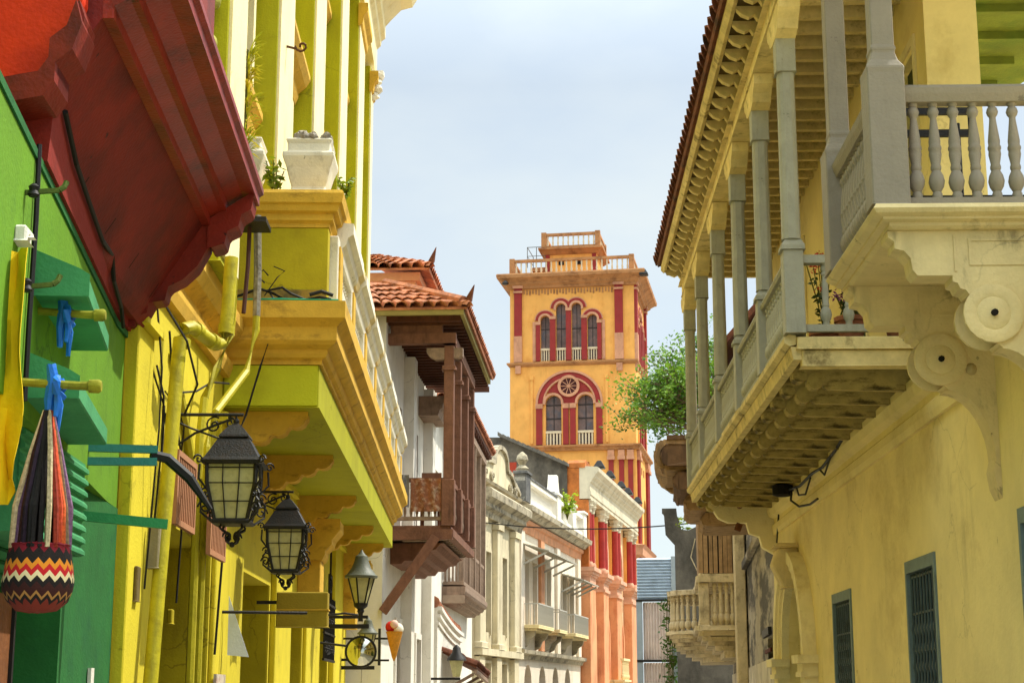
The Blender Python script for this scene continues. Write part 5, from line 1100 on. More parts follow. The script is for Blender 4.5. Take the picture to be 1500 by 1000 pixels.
def leanto(s0, s1, z, lab):
    t = thing('window_hood', lab, 'awning', FC, (s0, .1, z))
    MB().loft([[(0, 0, .3), (s1 - s0, 0, .3), (s1 - s0, 1.1, -.02), (0, 1.1, -.02)], [(0, 0, .35), (s1 - s0, 0, .35), (s1 - s0, 1.1, .03), (0, 1.1, .03)]]).build('roof_sheet', mat('grey_sheet', '#a9a393', var=.2), t)
    r = MB().beam((0, .02, -.5), (0, 1.0, -.03), .06, .08).build('strut', IRONW, t)
    n = 4; rep(r, t, [(.1 + (s1 - s0 - .2) * i / (n - 1), 0, 0) for i in range(n)], 1)
leanto(8.4, 15.6, 7.35, 'long lean-to window hood on the white balustraded house')
leanto(17.6, 22.2, 6.8, 'shorter lean-to window hood next to the orange church')
gp = thing('roof_weed', 'bright yellow green weed growing on the white balustraded parapet', 'plant', FC, (17.8, .4, 9.9))
st = MB(); lf = MB()
for i in range(14):
    a = random.uniform(0, 2 * PI); x, y = math.cos(a) * .6, math.sin(a) * .35
    st.tube([(0, 0, -.3), (x * .5, y * .5, .4), (x, y, random.uniform(.5, 1.0))], .02, 4)
    for k in range(22): leaves(lf, (x * (.2 + .8 * k / 22), y * (.2 + .8 * k / 22), .1 + .9 * k / 22 * random.random()), .2, 1, .11)
st.build('stem', mat('twig', '#5c5a20'), gp); lf.build('foliage', leafmat('bright_leaf', '#a8b81c', '#7d9a18'), gp)

# ------------------------------------------------------------------ the orange church with red pilasters
ORG = mat('orange_plaster', drip=0.4, col='#dd9a4e', var=.14, scale=.8, stain='#c27a42', amt=.5, sscale=.9, streak=2.5, thr=.53)
ORGR = mat('orange_red_plaster', drip=0.5, col='#d79466', var=.16, scale=.9, stain='#a8502c', amt=.5, sscale=1.2, streak=2)
REDP = mat('church_red_paint', drip=0.4, col='#a3332c', var=.18, scale=2, stain='#7a2a2a', amt=.5, sscale=2, streak=2)
PINKS = mat('pink_stone', drip=0.5, col='#d3a183', var=.18, scale=2, stain='#8d6a55', amt=.5, sscale=2.2)
CRST = mat('grey_cream_stone', drip=0.6, col='#cdc3a9', var=.16, scale=1.2, stain='#7c745f', amt=.6, sscale=1.5, streak=2, thr=.52)
PEACHW = mat('peach_wall', drip=0.5, col='#ecc596', var=.12, scale=1, stain='#d39a62', amt=.5, sscale=1.1, streak=2)
BRK = mat('bare_brick_plaster', '#b56a30', var=.3, scale=3, stain='#6a3a1c', amt=.7, sscale=2.2, bump=.6, bscale=14)
C7 = thing('orange_church', 'orange church side with red pilasters and a heavy cream cornice', 'church', FC)
S7, T7 = 24.0, 43.6
bays = [(26.4, 28.3), (30.9, 33.4), (36.4, 39.4)]
hl = [archhole(a, b, 1.4, 5.9) for a, b in bays] + [archhole(a + .3, b - .3, 7.7, 10.0) for a, b in bays]
MB().panel(rect(S7, T7, 0, 12.7), hl, -.7, 0).box(T7 - .5, T7, -8, -.71, 0, 12.3).build('wall', PEACHW, C7)
for a, b in bays:
    x = MB().box(a, b, -.6, -.55, 1.4, 5.9).build('arched_recess', mat('orange_recess', '#c9772f', var=.2), C7)
    x = MB().box(a + .3, b - .3, -.6, -.55, 7.7, 10.0).build('arched_window', mat('orange_recess2', '#b5682c', var=.2), C7)
    archband(MB(), (a + b) / 2, 5.9 - (b - a) / 2, (b - a) / 2, (b - a) / 2 + .3, .001, .14, 1.4).build('archivolt', ORGR, C7)
    archband(MB(), (a + b) / 2, 10.0 - (b - a - .6) / 2, (b - a - .6) / 2, (b - a - .6) / 2 + .3, .001, .14, 7.7).build('archivolt', PINKS, C7)
for s, w in ((24.05, 1.9), (28.8, 1.8), (34.0, 2.0), (40.4, 2.6)):
    p = MB().box(s, s + w, .001, .5, 0, 7.0).build('lower_pilaster', ORGR, C7, bevel=.03)
    c = MB()
    for k, (o, z0, z1) in enumerate(((.08, 6.95, 7.1), (.0, 7.1, 7.45), (.08, 7.45, 7.55), (.16, 7.55, 7.7), (.26, 7.7, 7.9))): c.box(s - o, s + w + o, .001, .5 + o, z0 + .001, z1)
    c.build('pilaster_cap', PINKS, p)
    u = MB().box(s + .2, s + w - .2, .001, .2, 7.9, 10.9).build('upper_pilaster', ORG, C7)
    for x in ((s + .45, s + w - .45) if w > 1.5 else (s + .55,)):
        MB().lathe(x, .32, [(.22, 8.2), (.2, 10.65)], 10).build('shaft', REDP, u, smooth=True)
        MB().lathe(x, .32, [(.24, 7.9), (.28, 7.95), (.28, 8.08), (.23, 8.2)], 10).build('base', PINKS, u, smooth=True)
        MB().lathe(x, .32, [(.2, 10.65), (.24, 10.7), (.22, 10.8), (.34, 11.0), (.28, 11.05), (.38, 11.22), (.38, 11.28)], 8).jitter(.012).build('capital', CRST, u)
MB().ext_s([(.001, 10.9), (.55, 10.9), (.55, 11.1), (.59, 11.1), (.59, 11.28), (.54, 11.3), (.54, 11.7), (.62, 11.78), (.64, 11.86), (.78, 12.0), (.8, 12.08), (.98, 12.26), (1.0, 12.45), (.9, 12.5), (.001, 12.55)], S7, T7 - .2).build('entablature', CRST, C7, pos=(0, 0, .4))
# near gable end of the nave: bare plaster beside the street, then dark stained stone
MB().box(S7 - .02, S7 + .35, -.6, -.001, 0, 12.85).box(S7 - .02, S7 + .35, 0.001, .45, 7.9, 11.25).build('end_wall', BRK, C7)
MB().ext_d([(S7 - .05, 12.86), (S7 + 3, 12.96), (S7 + 3, 13.1), (S7 + .4, 13.3), (S7 - .02, 13.1)], -.6, .3).build('rubble_top', BRK, C7)
GRS = mat('dark_stained_stone', '#6b655a', var=.35, scale=1.6, stain='#3a3732', amt=.85, sscale=.9, streak=1.6, thr=.43, sharp=.2, bump=.8, bscale=9)
gw = MB()
gw.loft([[(s, -.6, 0), (s, -7, 0), (s, -7, 14.6), (s, -4.0, 14.5), (s, -.6, 12.95)] for s in (S7 - .15, S7 + .4)])
gw = gw.build('gable_wall', GRS, C7)
rfx = MB()
for k in range(14):
    a, b = k / 14, (k + .96) / 14
    d0, d1 = -.5 - 3.6 * a, -.5 - 3.6 * b
    rfx.loft([[(S7 - .5, d0, 12.9 + 1.65 * a), (S7 - .5, d1, 12.9 + 1.65 * b), (S7 - .5, d1, 13.1 + 1.65 * b), (S7 - .5, d0, 13.05 + 1.65 * a)], [(T7 - 8, d0, 12.9 + 1.65 * a), (T7 - 8, d1, 12.9 + 1.65 * b), (T7 - 8, d1, 13.1 + 1.65 * b), (T7 - 8, d0, 13.05 + 1.65 * a)]])
rfx.build('roof', mat('grey_roof', '#66625a', var=.3, scale=2, stain='#3d3b38', amt=.7, sscale=1.2, bump=.5), C7)
for d in (-4.2, -3.6):
    MB().box(S7 - .2, S7 - .151, d, d + .42, 12.2, 13.2).build('window', mat('red_shutter', '#a03c28', var=.3), gw)
for d, z in ((-2.6, 9.9), (-1.6, 9.6), (-3.4, 10.8)): MB().box(S7 - .35, S7 - .152, d - .3, d + .35, z, z + 1.3).box(S7 - .42, S7 - .152, d - .36, d + .4, z + 1.3, z + 1.45).build('stone_block', STAINC, gw, bevel=.03)
fl0 = None
for i, s in enumerate((25.6, 29.5, 34.0, 37.0, 41.5)):
    if fl0 is None:
        fl0 = thing('roof_floodlight', 'nearest dark floodlight on the church cornice', 'floodlight', FC, (s, .8, 12.9), 'floodlights along the church cornice')
        MB().loft([[(x * k, y * k, z) for x, y in ((-1, -1), (1, -1), (1, 1), (-1, 1))] for k, z in ((.26, .1), (.28, .18), (.1, .5), (.06, .52))]).build('housing', IRON, fl0)
        MB().box(-.04, .04, -.04, .04, 0, .12).build('stem', IRON, fl0)
    else:
        c = copy_tree(fl0); c.location = FC.w(s, .8, 12.9)
        c['label'] = ['second dark floodlight on the church cornice from the near end', 'middle dark floodlight of the row on the church cornice', 'second farthest dark floodlight on the church cornice', 'farthest dark floodlight at the end of the church cornice'][i - 1]
pl = thing('stone_balcony', 'small stone balcony low on the orange church front', 'balcony', FC, (31.5, .1, 2.2))
MB().box(0, 2.6, 0, 1.0, 0, .2).box(-.1, 2.7, 0, 1.1, .2, .3).box(-.05, 2.65, .85, 1.05, 1.3, 1.42).build('slab', STONE, pl)
q = baluster(1.0, .1, STONE, 6); q.parent = pl; rep(q, pl, [(.1 + i * .24, .95, .3) for i in range(11)], 1)

# ------------------------------------------------------------------ the tower
CUR[0] = FT
TOR = mat('tower_orange_plaster', drip=0.45, col='#e8aa58', var=.16, scale=.7, stain='#c07428', amt=.55, sscale=1.1, streak=2.2, thr=.53, sharp=.2, bump=.4, bscale=6)
TWR = mat('tower_red_paint', drip=0.4, col='#93302d', var=.18, scale=1.5, stain='#7d3a34', amt=.5, sscale=1.6, streak=2)
TPK = mat('tower_pink_stone', drip=0.5, col='#c99270', var=.18, scale=1.4, stain='#93654e', amt=.55, sscale=1.4, streak=1.6)
TCR = mat('tower_cornice_stone', drip=0.6, col='#b27e50', var=.25, scale=1.4, stain='#6a4228', amt=.7, sscale=1.3, streak=.6, thr=.5)
TGL = mat('tower_window', '#74605a', var=.45, scale=1.5, rough=.25, stain='#4d545e', amt=.8, sscale=1.3, bump=0)
TW = 9.2
class FB(MB):
    """mesh builder working on one face of the tower: a along the face, o outwards"""
    def __init__(self, face): super().__init__(FT); self.face = face
    def v(self, a, o, z):
        f = self.face
        s, d = ((-o, a), (a, TW + o), (TW + o, TW - a), (TW - a, -o))[f]
        return self.bm.verts.new((d, s, z))
T = thing('church_tower', 'tall orange square tower with red arched windows and balustraded roof terraces', 'tower', FT)
L4 = [(2.28, 2.97, 29.0), (3.43, 4.16, 29.9), (4.59, 5.30, 29.9), (5.75, 6.47, 29.0)]
L2 = [(2.63, 3.79, 23.03), (4.97, 6.13, 23.03)]
L1_ = [(2.0, 4.0, 16.0), (5.2, 7.2, 16.0)]
for f in range(4):
    det = f < 2
    a0, a1 = ((0, TW), (.4, TW - .4), (0, TW), (.4, TW - .4))[f]
    hl = [archhole(a, b, 25.6, z) for a, b, z in L4] + [archhole(a, b, 19.4, z) for a, b, z in L2] + [archhole(a, b, 8, z) for a, b, z in L1_] if det else []
    FB(f).panel(rect(a0, a1, 0, 31.4), hl, -.4, 0).build('wall', TOR, T)
    if not det: continue
    for i, (a, b, z) in enumerate(L4):
        w = FB(f).box(a - .02, b + .02, -.36, -.3, 25.6, z).build('window', TGL, T)
        r = (b - a) / 2; c = (a + b) / 2; k = i * .004
        archband(FB(f), c, z - r, r, r + .16, .001, .13 + k, z - r - .15, 12).build('arch_moulding', TPK, w)
        archband(FB(f), c, z - r, r + .16, r + .36, .001, .09 + k, z - r, 12).build('arch_band', TWR, w)
        archband(FB(f), c, z - r, r + .36, r + .44, .001, .07 + k, z - r, 12).build('outer_moulding', TPK, w)
        mm = FB(f).box(c - .02, c + .02, -.3, -.26, 26.5, z).box(a, b, -.3, -.27, 28.0, 28.06)
        mm.build('mullion', mat('dark_mullion', '#3a3433'), w)
        bb = FB(f).box(a, b, -.18, -.02, 26.4, 26.56)
        for q in range(4): bb.box(a + .04 + q * (b - a - .16) / 3, a + .12 + q * (b - a - .16) / 3, -.14, -.06, 25.6, 26.4)
        bb.build('balustrade', mat('tower_cream', '#d5c4a4', var=.1), w)
    for i, (a, b, zt) in enumerate(((1.96, 2.26, 28.3), (2.99, 3.41, 28.7), (4.18, 4.57, 29.3), (5.32, 5.73, 28.7), (6.49, 6.79, 28.3))):
        c = FB(f).box(a, b, .002, .16, 25.6, zt).build('window_column', TWR, T)
        FB(f).box(a - .03, b + .03, .002, .2, zt, zt + .22).build('capital', TPK, c)
    FB(f).box(1.7, 1.92, .001, .06, 25.6, 28.55).build('window_jamb', TPK, T)
    FB(f).box(6.83, 7.05, .001, .06, 25.6, 28.55).build('window_jamb', TPK, T)
    # lower group
    C2 = 4.38
    archband(FB(f), C2, 22.4, 2.30, 2.46, .001, .16, 22.4, 24).build('arch_moulding', TPK, T)
    archband(FB(f), C2, 22.4, 1.96, 2.29, .001, .10, 22.4, 24).build('arch_band', TWR, T)
    archband(FB(f), C2, 22.4, 1.84, 1.95, .001, .14, 22.4, 24).build('arch_moulding', TPK, T)
    ty = FB(f); P_ = [(C2 + 1.83 * math.cos(a), 22.4 + 1.83 * math.sin(a)) for a in [PI * i / 20 for i in range(21)]]
    rr = lambda a, b: [(b + .0, 22.41)] + [((a + b) / 2 + (b - a) / 2 * math.cos(t), 22.44 + (b - a) / 2 * math.sin(t)) for t in [PI * i / 10 for i in range(11)]]
    # tympanum, cut round the two lights
    ty.panel([(2.5, 23.05), (3.0, 23.2), (3.9, 22.75), (4.85, 22.75), (5.8, 23.2), (6.2, 22.9)] + P_[5:17], [], .002, .05) if False else None
    ty.ext_d([(C2 - .45, 22.42), (C2 + .45, 22.42), (C2 + .5, 22.7), (C2 + .75, 23.1), (C2 + 1.2, 23.25), (C2 + 1.62, 23.2)] + [(C2 + 1.8 * math.cos(a), 22.4 + 1.8 * math.sin(a)) for a in [math.radians(x) for x in range(36, 145, 9)]] + [(C2 - 1.62, 23.2), (C2 - 1.2, 23.25), (C2 - .75, 23.1), (C2 - .5, 22.7)], .002, .04)
    ty = ty.build('tympanum', TWR, T)
    rs = FB(f)
    def disc(mb, c, z, r, o0, o1, n=24): return mb.ext_d([(c + r * math.cos(2 * PI * i / n), z + r * math.sin(2 * PI * i / n)) for i in range(n)], o0, o1)
    rw = disc(FB(f), C2 - .03, 23.68, .62, .04, .10).build('rose_window', mat('rose_dark', '#4a2422', var=.2), T)
    archband(FB(f), C2 - .03, 23.68, .6, .80, .04, .2, 23.68, 16).build('upper_rim', TPK, rw)
    m_ = FB(f); n = 16
    P = [(C2 - .03 + r * math.cos(PI + PI * i / n), 23.679 + r * math.sin(PI + PI * i / n)) for r, i in [(.8, i) for i in range(n + 1)] + [(.6, i) for i in range(n, -1, -1)]]
    for i in range(n): m_.loft([[(P[i][0], o, P[i][1]), (P[i + 1][0], o, P[i + 1][1]), (P[-2 - i][0], o, P[-2 - i][1]), (P[-1 - i][0], o, P[-1 - i][1])] for o in (.04, .2)])
    m_.build('lower_rim', TPK, rw)
    pet = FB(f)
    for i in range(10):
        a = 2 * PI * i / 10
        pet.beam((C2 - .03 + .1 * math.cos(a), .12, 23.68 + .1 * math.sin(a)), (C2 - .03 + .6 * math.cos(a), .12, 23.68 + .6 * math.sin(a)), .04, .05)
    disc(pet, C2 - .03, 23.68, .13, .1, .15, 10)
    pet.build('tracery', TPK, rw)
    for a, b, z in L2:
        w = FB(f).box(a - .02, b + .02, -.36, -.3, 19.4, z).build('window', TGL, T)
        r = (b - a) / 2; c = (a + b) / 2
        archband(FB(f), c, z - r, r, r + .17, .001, .17, z - r - .1, 14).build('arch_moulding', TPK, w)
        FB(f).box(c - .03, c + .03, -.3, -.26, 20.3, z).box(a, b, -.3, -.27, 21.3, 21.4).box(a, b, -.3, -.27, 22.3, 22.38).build('mullion', MATS['dark_mullion'], w)
        bb = FB(f).box(a, b, -.2, -.02, 20.25, 20.42)
        for q in range(5): bb.box(a + .05 + q * (b - a - .22) / 4, a + .17 + q * (b - a - .22) / 4, -.15, -.06, 19.4, 20.25)
        bb.build('balustrade', MATS['tower_cream'], w)
    for a, b in ((1.95, 2.40), (3.92, 4.32), (4.44, 4.84), (6.34, 6.79)):
        c = FB(f).box(a, b, .001, .17, 19.4, 22.05).build('window_column', TWR, T)
        FB(f).box(a - .04, b + .04, .001, .21, 22.05, 22.4).build('capital', TPK, c)
    for a in (1.62, 7.12):
        FB(f).box(a - .09, a + .09, .001, .1, 19.5, 24.2).box(a - .14, a + .14, .001, .14, 24.2, 24.5).build('colonette', TOR, T)
    # pilasters
    for a, b in ((.34, .9), (7.78, 8.38)) + (((.0, .12),) if f == 1 else ()):
        p = FB(f).box(a, b, .001, .2, 27.5, 31.1).build('pilaster', TWR, T)
        FB(f).box(a - .02, b + .02, .001, .22, 25.55, 27.49).box(a + .08, b - .08, .001, .18, 24.7, 25.28).build('pilaster_base', TPK, p)
        FB(f).box(a - .06, b + .06, .001, .28, 30.75, 30.9).box(a - .1, b + .1, .001, .32, 31.1, 31.3).build('capital', TPK, p)
    for a, b in ((7.2, 7.55), (7.95, 8.3), (8.6, 8.95), (.3, .65), (1.0, 1.35)):
        p = FB(f).box(a, b, .001, .18, 8, 18.2).build('pilaster', TWR, T)
        FB(f).box(a - .1, b + .1, .001, .3, 18.2, 18.45).box(a - .06, b + .06, .001, .24, 18.45, 18.9).build('capital', TPK, p)
    for a, b, z in L1_: FB(f).box(a, b, -.36, -.3, 8, z).build('window', TGL, T)
    for a in (3.7, 5.3): FB(f).box(a, a + .5, .001, .03, 17.6, 18.1).build('vent', mat('brown_vent', '#7d4420'), T)
    dr = FB(f)
    for i in range(30): dr.box(1.0 + i * .225, 1.12 + i * .225, .001, .04, 30.7 - .12 * (i % 3) * .5, 31.0)
    dr.build('drip_frieze', TCR, T)
def ringm(name, prof, m, parent, w0=0):
    """a moulding returned round all four sides; prof of (outset, z)"""
    mb = MB(FT)
    mb.loft([[(-o, -o, z), (-o, TW + o, z), (TW + o, TW + o, z), (TW + o, -o, z)] for o, z in prof])
    return mb.build(name, m, parent)
ringm('cornice', [(.002, 31.05), (.18, 31.1), (.2, 31.25), (.4, 31.4), (.42, 31.5), (.7, 31.72), (.86, 31.78), (.9, 32.0), (.85, 32.1), (.002, 32.12)], TCR, T)
ringm('string_course', [(.002, 25.2), (.12, 25.28), (.22, 25.4), (.22, 25.5), (.002, 25.56)], TCR, T)
ringm('lower_cornice', [(.002, 18.92), (.2, 18.95), (.25, 19.1), (.4, 19.2), (.4, 19.32), (.002, 19.38)], TCR, T)
ringm('base_cornice', [(.002, 11.2), (.35, 11.4), (.4, 11.9), (.55, 12.1), (.002, 12.2)], TPK, T)
MB(FT).box(.2, TW - .2, .2, TW - .2, 32.121, 32.2).build('terrace', TCR, T)
def tbal(parent, lo, hi, z0, z1, dn, nm='balustrade'):
    b = MB(FT)
    for (s0, s1, d0, d1) in ((lo[0], lo[0] + .25, lo[1], hi[1]), (hi[0] - .25, hi[0], lo[1], hi[1]), (lo[0] + .25, hi[0] - .25, lo[1], lo[1] + .25), (lo[0] + .25, hi[0] - .25, hi[1] - .25, hi[1])):
        b.box(s0, s1, d0, d1, z1 - .2, z1).box(s0, s1, d0, d1, z0, z0 + .15)
    b = b.build(nm, TCR, parent)
    for s, d in ((lo[0], lo[1]), (lo[0], hi[1]), (hi[0], lo[1]), (hi[0], hi[1])):
        s0 = s if s == lo[0] else s - .3; d0 = d if d == lo[1] else d - .3
        MB(FT).box(s0 - .04, s0 + .34, d0 - .04, d0 + .34, z0, z1 + .08).build('pier', TCR, b)
    q = MB(FT).lathe(0, 0, [(.05, 0), (.085, (z1 - z0 - .35) * .3), (.05, (z1 - z0 - .35) * .55), (.07, z1 - z0 - .351)], 6).build('baluster', MATS['tower_cream'], b, smooth=True)
    n = int((hi[1] - lo[1] - .6) / dn); m2 = int((hi[0] - lo[0] - .6) / dn)
    sp = [(lo[0] + .12, lo[1] + .45 + (hi[1] - lo[1] - .9) * i / (n - 1), z0 + .15) for i in range(n)] + [(lo[0] + .45 + (hi[0] - lo[0] - .9) * i / (m2 - 1), hi[1] - .12, z0 + .15) for i in range(m2)] + [(lo[0] + .45 + (hi[0] - lo[0] - .9) * i / (m2 - 1), lo[1] + .12, z0 + .15) for i in range(m2)]
    rep(q, b, sp, 1)
tbal(T, (.0, .0), (TW, TW), 32.125, 33.35, .36)
lb = MB(FT).box(2.6, 6.6, 2.3, 6.2, 32.2, 34.4).build('roof_house', TOR, T)
MB(FT).loft([[(2.6 - o, 2.3 - o, z), (2.6 - o, 6.2 + o, z), (6.6 + o, 6.2 + o, z), (6.6 + o, 2.3 - o, z)] for o, z in ((.01, 34.3), (.1, 34.35), (.35, 34.6), (.5, 34.65), (.5, 34.8), (.0, 34.82))]).build('cornice', TCR, lb)
for d in (3.3, 4.7): MB(FT).box(2.54, 2.599, d, d + .4, 33.5, 33.9).build('window', DARK, lb)
for d in (2.32, 5.85): MB(FT).box(2.5, 2.6, d, d + .3, 32.3, 34.3).build('pilaster', TWR, lb)
tbal(lb, (2.35, 2.05), (6.8, 6.45), 34.82, 35.95, .36, 'roof_balustrade')
st = MB(FT)
st.box(3, 6, 1.2, 2.4, 33.2, 33.5)
st.build('stair_head', TCR, lb)
rl = MB(FT)
for s, d in ((2.6, .9), (2.6, 1.6), (2.6, 2.3), (5.5, .9)): rl.tube([(s, d, 33.4), (s, d, 35.0)], .03, 5)
rl.tube([(5.5, .9, 35), (2.6, .9, 35.0), (2.6, 2.3, 35.0)], .03, 5).tube([(5.5, .9, 34.3), (2.6, .9, 34.3), (2.6, 2.3, 34.3)], .025, 5)
rl.build('stair_rail', mat('grey_rail', '#6c6a64'), lb)
t = thing('tower_floodlight', 'dark floodlight at the right corner of the orange tower cornice', 'floodlight', FT, (-.6, TW + .8, 31.6))
MB(FT).loft([[(x * k, y * k, z) for x, y in ((-1, -1), (1, -1), (1, 1), (-1, 1))] for k, z in ((.3, .0), (.32, .1), (.12, .45), (.05, .5))]).build('housing', IRON, t)
MB(FT).box(-.05, .05, -.35, -.1, .1, .2).build('arm', IRON, t)
MB(FT).lathe(-.88, .5, [(.2, 31.62), (.28, 31.7), (.12, 31.9), (.03, 31.95)], 8).top('tower_lamp', IRON, FT, (0, -.7, -.35), 'small dark lamp at the left corner of the orange tower cornice', 'lamp')

# ------------------------------------------------------------------ the decayed houses on the right beyond the yellow house
CUR[0] = FQ
GRW = mat('mouldy_grey_plaster', drip=0.6, col='#a79c88', var=.3, scale=2.2, stain='#3d3932', amt=.9, sscale=1.5, streak=1.0, thr=.45, sharp=.10, bump=.7, bscale=14, ys=.22)
OLDC = mat('flaking_cream_stone', drip=0.8, col='#cdbb95', var=.22, scale=3, stain='#6a5a40', amt=.75, sscale=2.2, streak=1.4, thr=.5, sharp=.14, bump=.6, bscale=20)
OLDW = woodmat('rotten_timber', '#a3825a', '#33271c')
OLDB = woodmat('dark_rotten_timber', '#6f5238', '#221811')
Q = thing('ruined_house', 'decayed grey plastered house with mouldy walls and broken pale stone balconies', 'house', FQ)
MB().panel(rect(.1, 22.4, 0, 7.3), [rect(2.2, 3.9, 0.9, 2.55), rect(13.4, 14.6, 3.1, 5.8), rect(18.5, 20, 3.2, 5.6), rect(16, 18, .02, 2.4)], -.5, 0).box(.1, .5, -6, -.51, 0, 7.3).box(22, 22.4, -3, -.51, 0, 6.5).build('wall', GRW, Q)
MB().box(.1, 22.4, .001, .03, 0, 2.2).build('dado', mat('pale_flaking_plaster', '#cabfa8', var=.25, scale=2, stain='#75685a', amt=.75, sscale=1.7, thr=.48, bump=.5), Q)
MB().box(2.2, 3.9, -.3, -.25, .9, 2.55).box(2.2, 3.9, .031, .06, 2.3, 2.36).build('window', mat('red_black_board', '#5a2a22', var=.5, scale=4), Q)
MB().box(2.1, 4.0, .032, .09, 2.56, 2.68).build('lintel', IRON, Q)
MB().box(11.4, 12.3, .031, .26, 0, 7.2).build('pilaster', OLDC, Q, bevel=.02)
MB().box(.1, 11.3, .031, .12, 4.25, 4.4).build('ledge', GRW, Q)
# near broken balcony
def lay(mb, s0, s1, d, z0, z1, k, n=10):
    """one rounded layer of a balcony slab, its near corner curved"""
    r = min(k, d - .05)
    P = [(s0, 0.03)] + [(s0 + r - r * math.cos(t), d - r + r * math.sin(t)) for t in [PI / 2 * i / n for i in range(n + 1)]] + [(s1, d), (s1, .03)]
    return mb.ext_z(P, z0, z1)
nb_ = MB()
lay(nb_, 12.2, 16.2, 1.12, 3.02, 3.12, .15); lay(nb_, 12.3, 16.2, 1.04, 2.90, 3.019, .15); lay(nb_, 12.38, 16.2, .96, 2.80, 2.899, .2); lay(nb_, 12.5, 16.2, .84, 2.70, 2.799, .2); lay(nb_, 12.64, 16.2, .7, 2.6, 2.699, .2); lay(nb_, 12.8, 16.2, .5, 2.45, 2.599, .2)
nbq = nb_.jitter(.012).build('balcony', OLDC, Q)
rl = MB(); lay(rl, 12.28, 16.2, 1.08, 4.06, 4.2, .1); lay(rl, 12.32, 16.2, 1.02, 4.2, 4.26, .1)
rl.jitter(.01).build('coping', OLDC, nbq)
MB().box(12.35, 12.6, .8, 1.03, 3.121, 4.06).build('pier', OLDC, nbq, bevel=.02)
q = baluster(.93, .085, OLDC, 8); q.parent = nbq
rep(q, nbq, [(12.45, .16 + i * .13, 3.125) for i in range(5)] + [(12.8 + i * .2, .94, 3.125) for i in range(16)], -1)
# planked enclosure above it
en = MB()
for i in range(9):
    x = .05 + i * .108; w = random.uniform(.07, .1)
    en.box(12.62, 12.66, x, x + w, 4.28, 6.1 + random.uniform(-.05, .1))
for i in range(22):
    s = 12.7 + i * .16; en.box(s, s + random.uniform(.1, .15), .98, 1.01, 4.28, 6.1)
en.build('plank_screen', OLDW, nbq)
MB().box(12.68, 16, .1, .96, 4.3, 6.0).build('screen_backing', mat('dark_backing', '#2c211a'), nbq)
# far curved balcony
fb = MB()
for d, z0, z1, o in ((1.80, 3.12, 3.2, 0), (1.72, 3.02, 3.119, .05), (1.66, 2.93, 3.019, .1), (1.56, 2.84, 2.929, .18), (1.44, 2.75, 2.839, .28), (1.3, 2.66, 2.749, .4), (1.12, 2.57, 2.659, .55), (.9, 2.46, 2.569, .7)): lay(fb, 16.9 + o, 22.3, d, z0, z1, 1.0)
fbq = fb.jitter(.012).build('curved_balcony', OLDC, Q)
rl = MB(); lay(rl, 16.95, 22.3, 1.76, 4.08, 4.2, 1.0); rl.jitter(.01).build('coping', OLDC, fbq)
q = baluster(.88, .09, OLDC, 8); q.parent = fbq
sp = []
for i in range(5): sp.append((17.06, .12 + i * .13, 3.2))
for i in range(9):
    t = PI / 2 * i / 8; sp.append((17.06 + .9 - .9 * math.cos(t), .74 + .9 * math.sin(t), 3.2))
for i in range(20): sp.append((18.15 + i * .2, 1.64, 3.2))
rep(q, fbq, sp, -1)
# rotten timber canopy high on the wall
ca = thing('rotten_eave', 'rotten dark timber eave stumps jutting out past the grey balcony end', 'eave', FQ, (6.0, .03, 5.0))
def stump(mb, s0, s1, d, z0, z1):
    n = 8; c = (z0 + z1) / 2; h = (z1 - z0) / 2
    P = [(0.0, z0), (d - h * .8, z0)] + [(d - h * .8 + h * .8 * math.cos(t), c + h * math.sin(t)) for t in [-PI / 2 + PI * i / n for i in range(n + 1)]] + [(0, z1)]
    return mb.ext_s(P, s0, s1)
for k, (s0, s1, d, z0, z1) in enumerate(((-.4, -.28, 1.72, .72, 1.12), (-.27, 2.6, 1.84, .68, 1.22), (2.61, 2.8, 1.7, .6, 1.05), (-.3, 2.4, 1.50, .30, .62), (.2, 2.7, 1.3, -.02, .26), (.4, 2.2, 1.0, -.3, -.06))):
    mb = stump(MB(), s0, s1, d, z0, z1)
    bmesh.ops.subdivide_edges(mb.bm, edges=mb.bm.edges[:], cuts=2)
    mb.jitter(.022).build('timber', OLDB if k in (0, 3) else OLDW, ca)
MB().box(-.3, 2.6, .1, 1.6, 1.225, 1.30).build('top_board', OLDB, ca)
vr = MB(); vr.beam((3.0, .5, 7.35), (9, .5, 7.9), .1, .16)
sh = thing('roof_shed', 'dark slanting roof shed seen between the grey balcony posts', 'shed', FQ, (4.6, -.2, 7.35))
MB().box(0, 3.5, -3, .1, 0, 1.05).build('wall', OLDB, sh)
MB().loft([[(-.3, .75, .35), (-.3, .75, .48), (-.3, -.2, 1.55), (-.3, -.2, 1.4)], [(4, .75, .35), (4, .75, .48), (4, -.2, 1.55), (4, -.2, 1.4)]]).box(-.25, 4, -3, -.21, 1.38, 1.5).build('roof', TERRA2, sh)
vi = thing('climbing_plant', 'green creeper hanging beside the curved broken balcony', 'plant', FQ, (18.2, 1.75, 2.4))
lf = MB(); st = MB()
for i in range(5):
    y = i * .05; st.tube([(0, -y, 1.6), (.05, .04 - y, .8), (0, -y * .5, -.6)], .012, 4)
for i in range(170): leaves(lf, (random.uniform(-.1, .25), random.uniform(-.1, .14), random.uniform(-.5, 1.6)), .14, 1, .075)
st.build('stem', mat('twig', '#5c5a20'), vi); lf.build('foliage', leafmat('creeper_leaf', '#55792a', '#34541c'), vi)
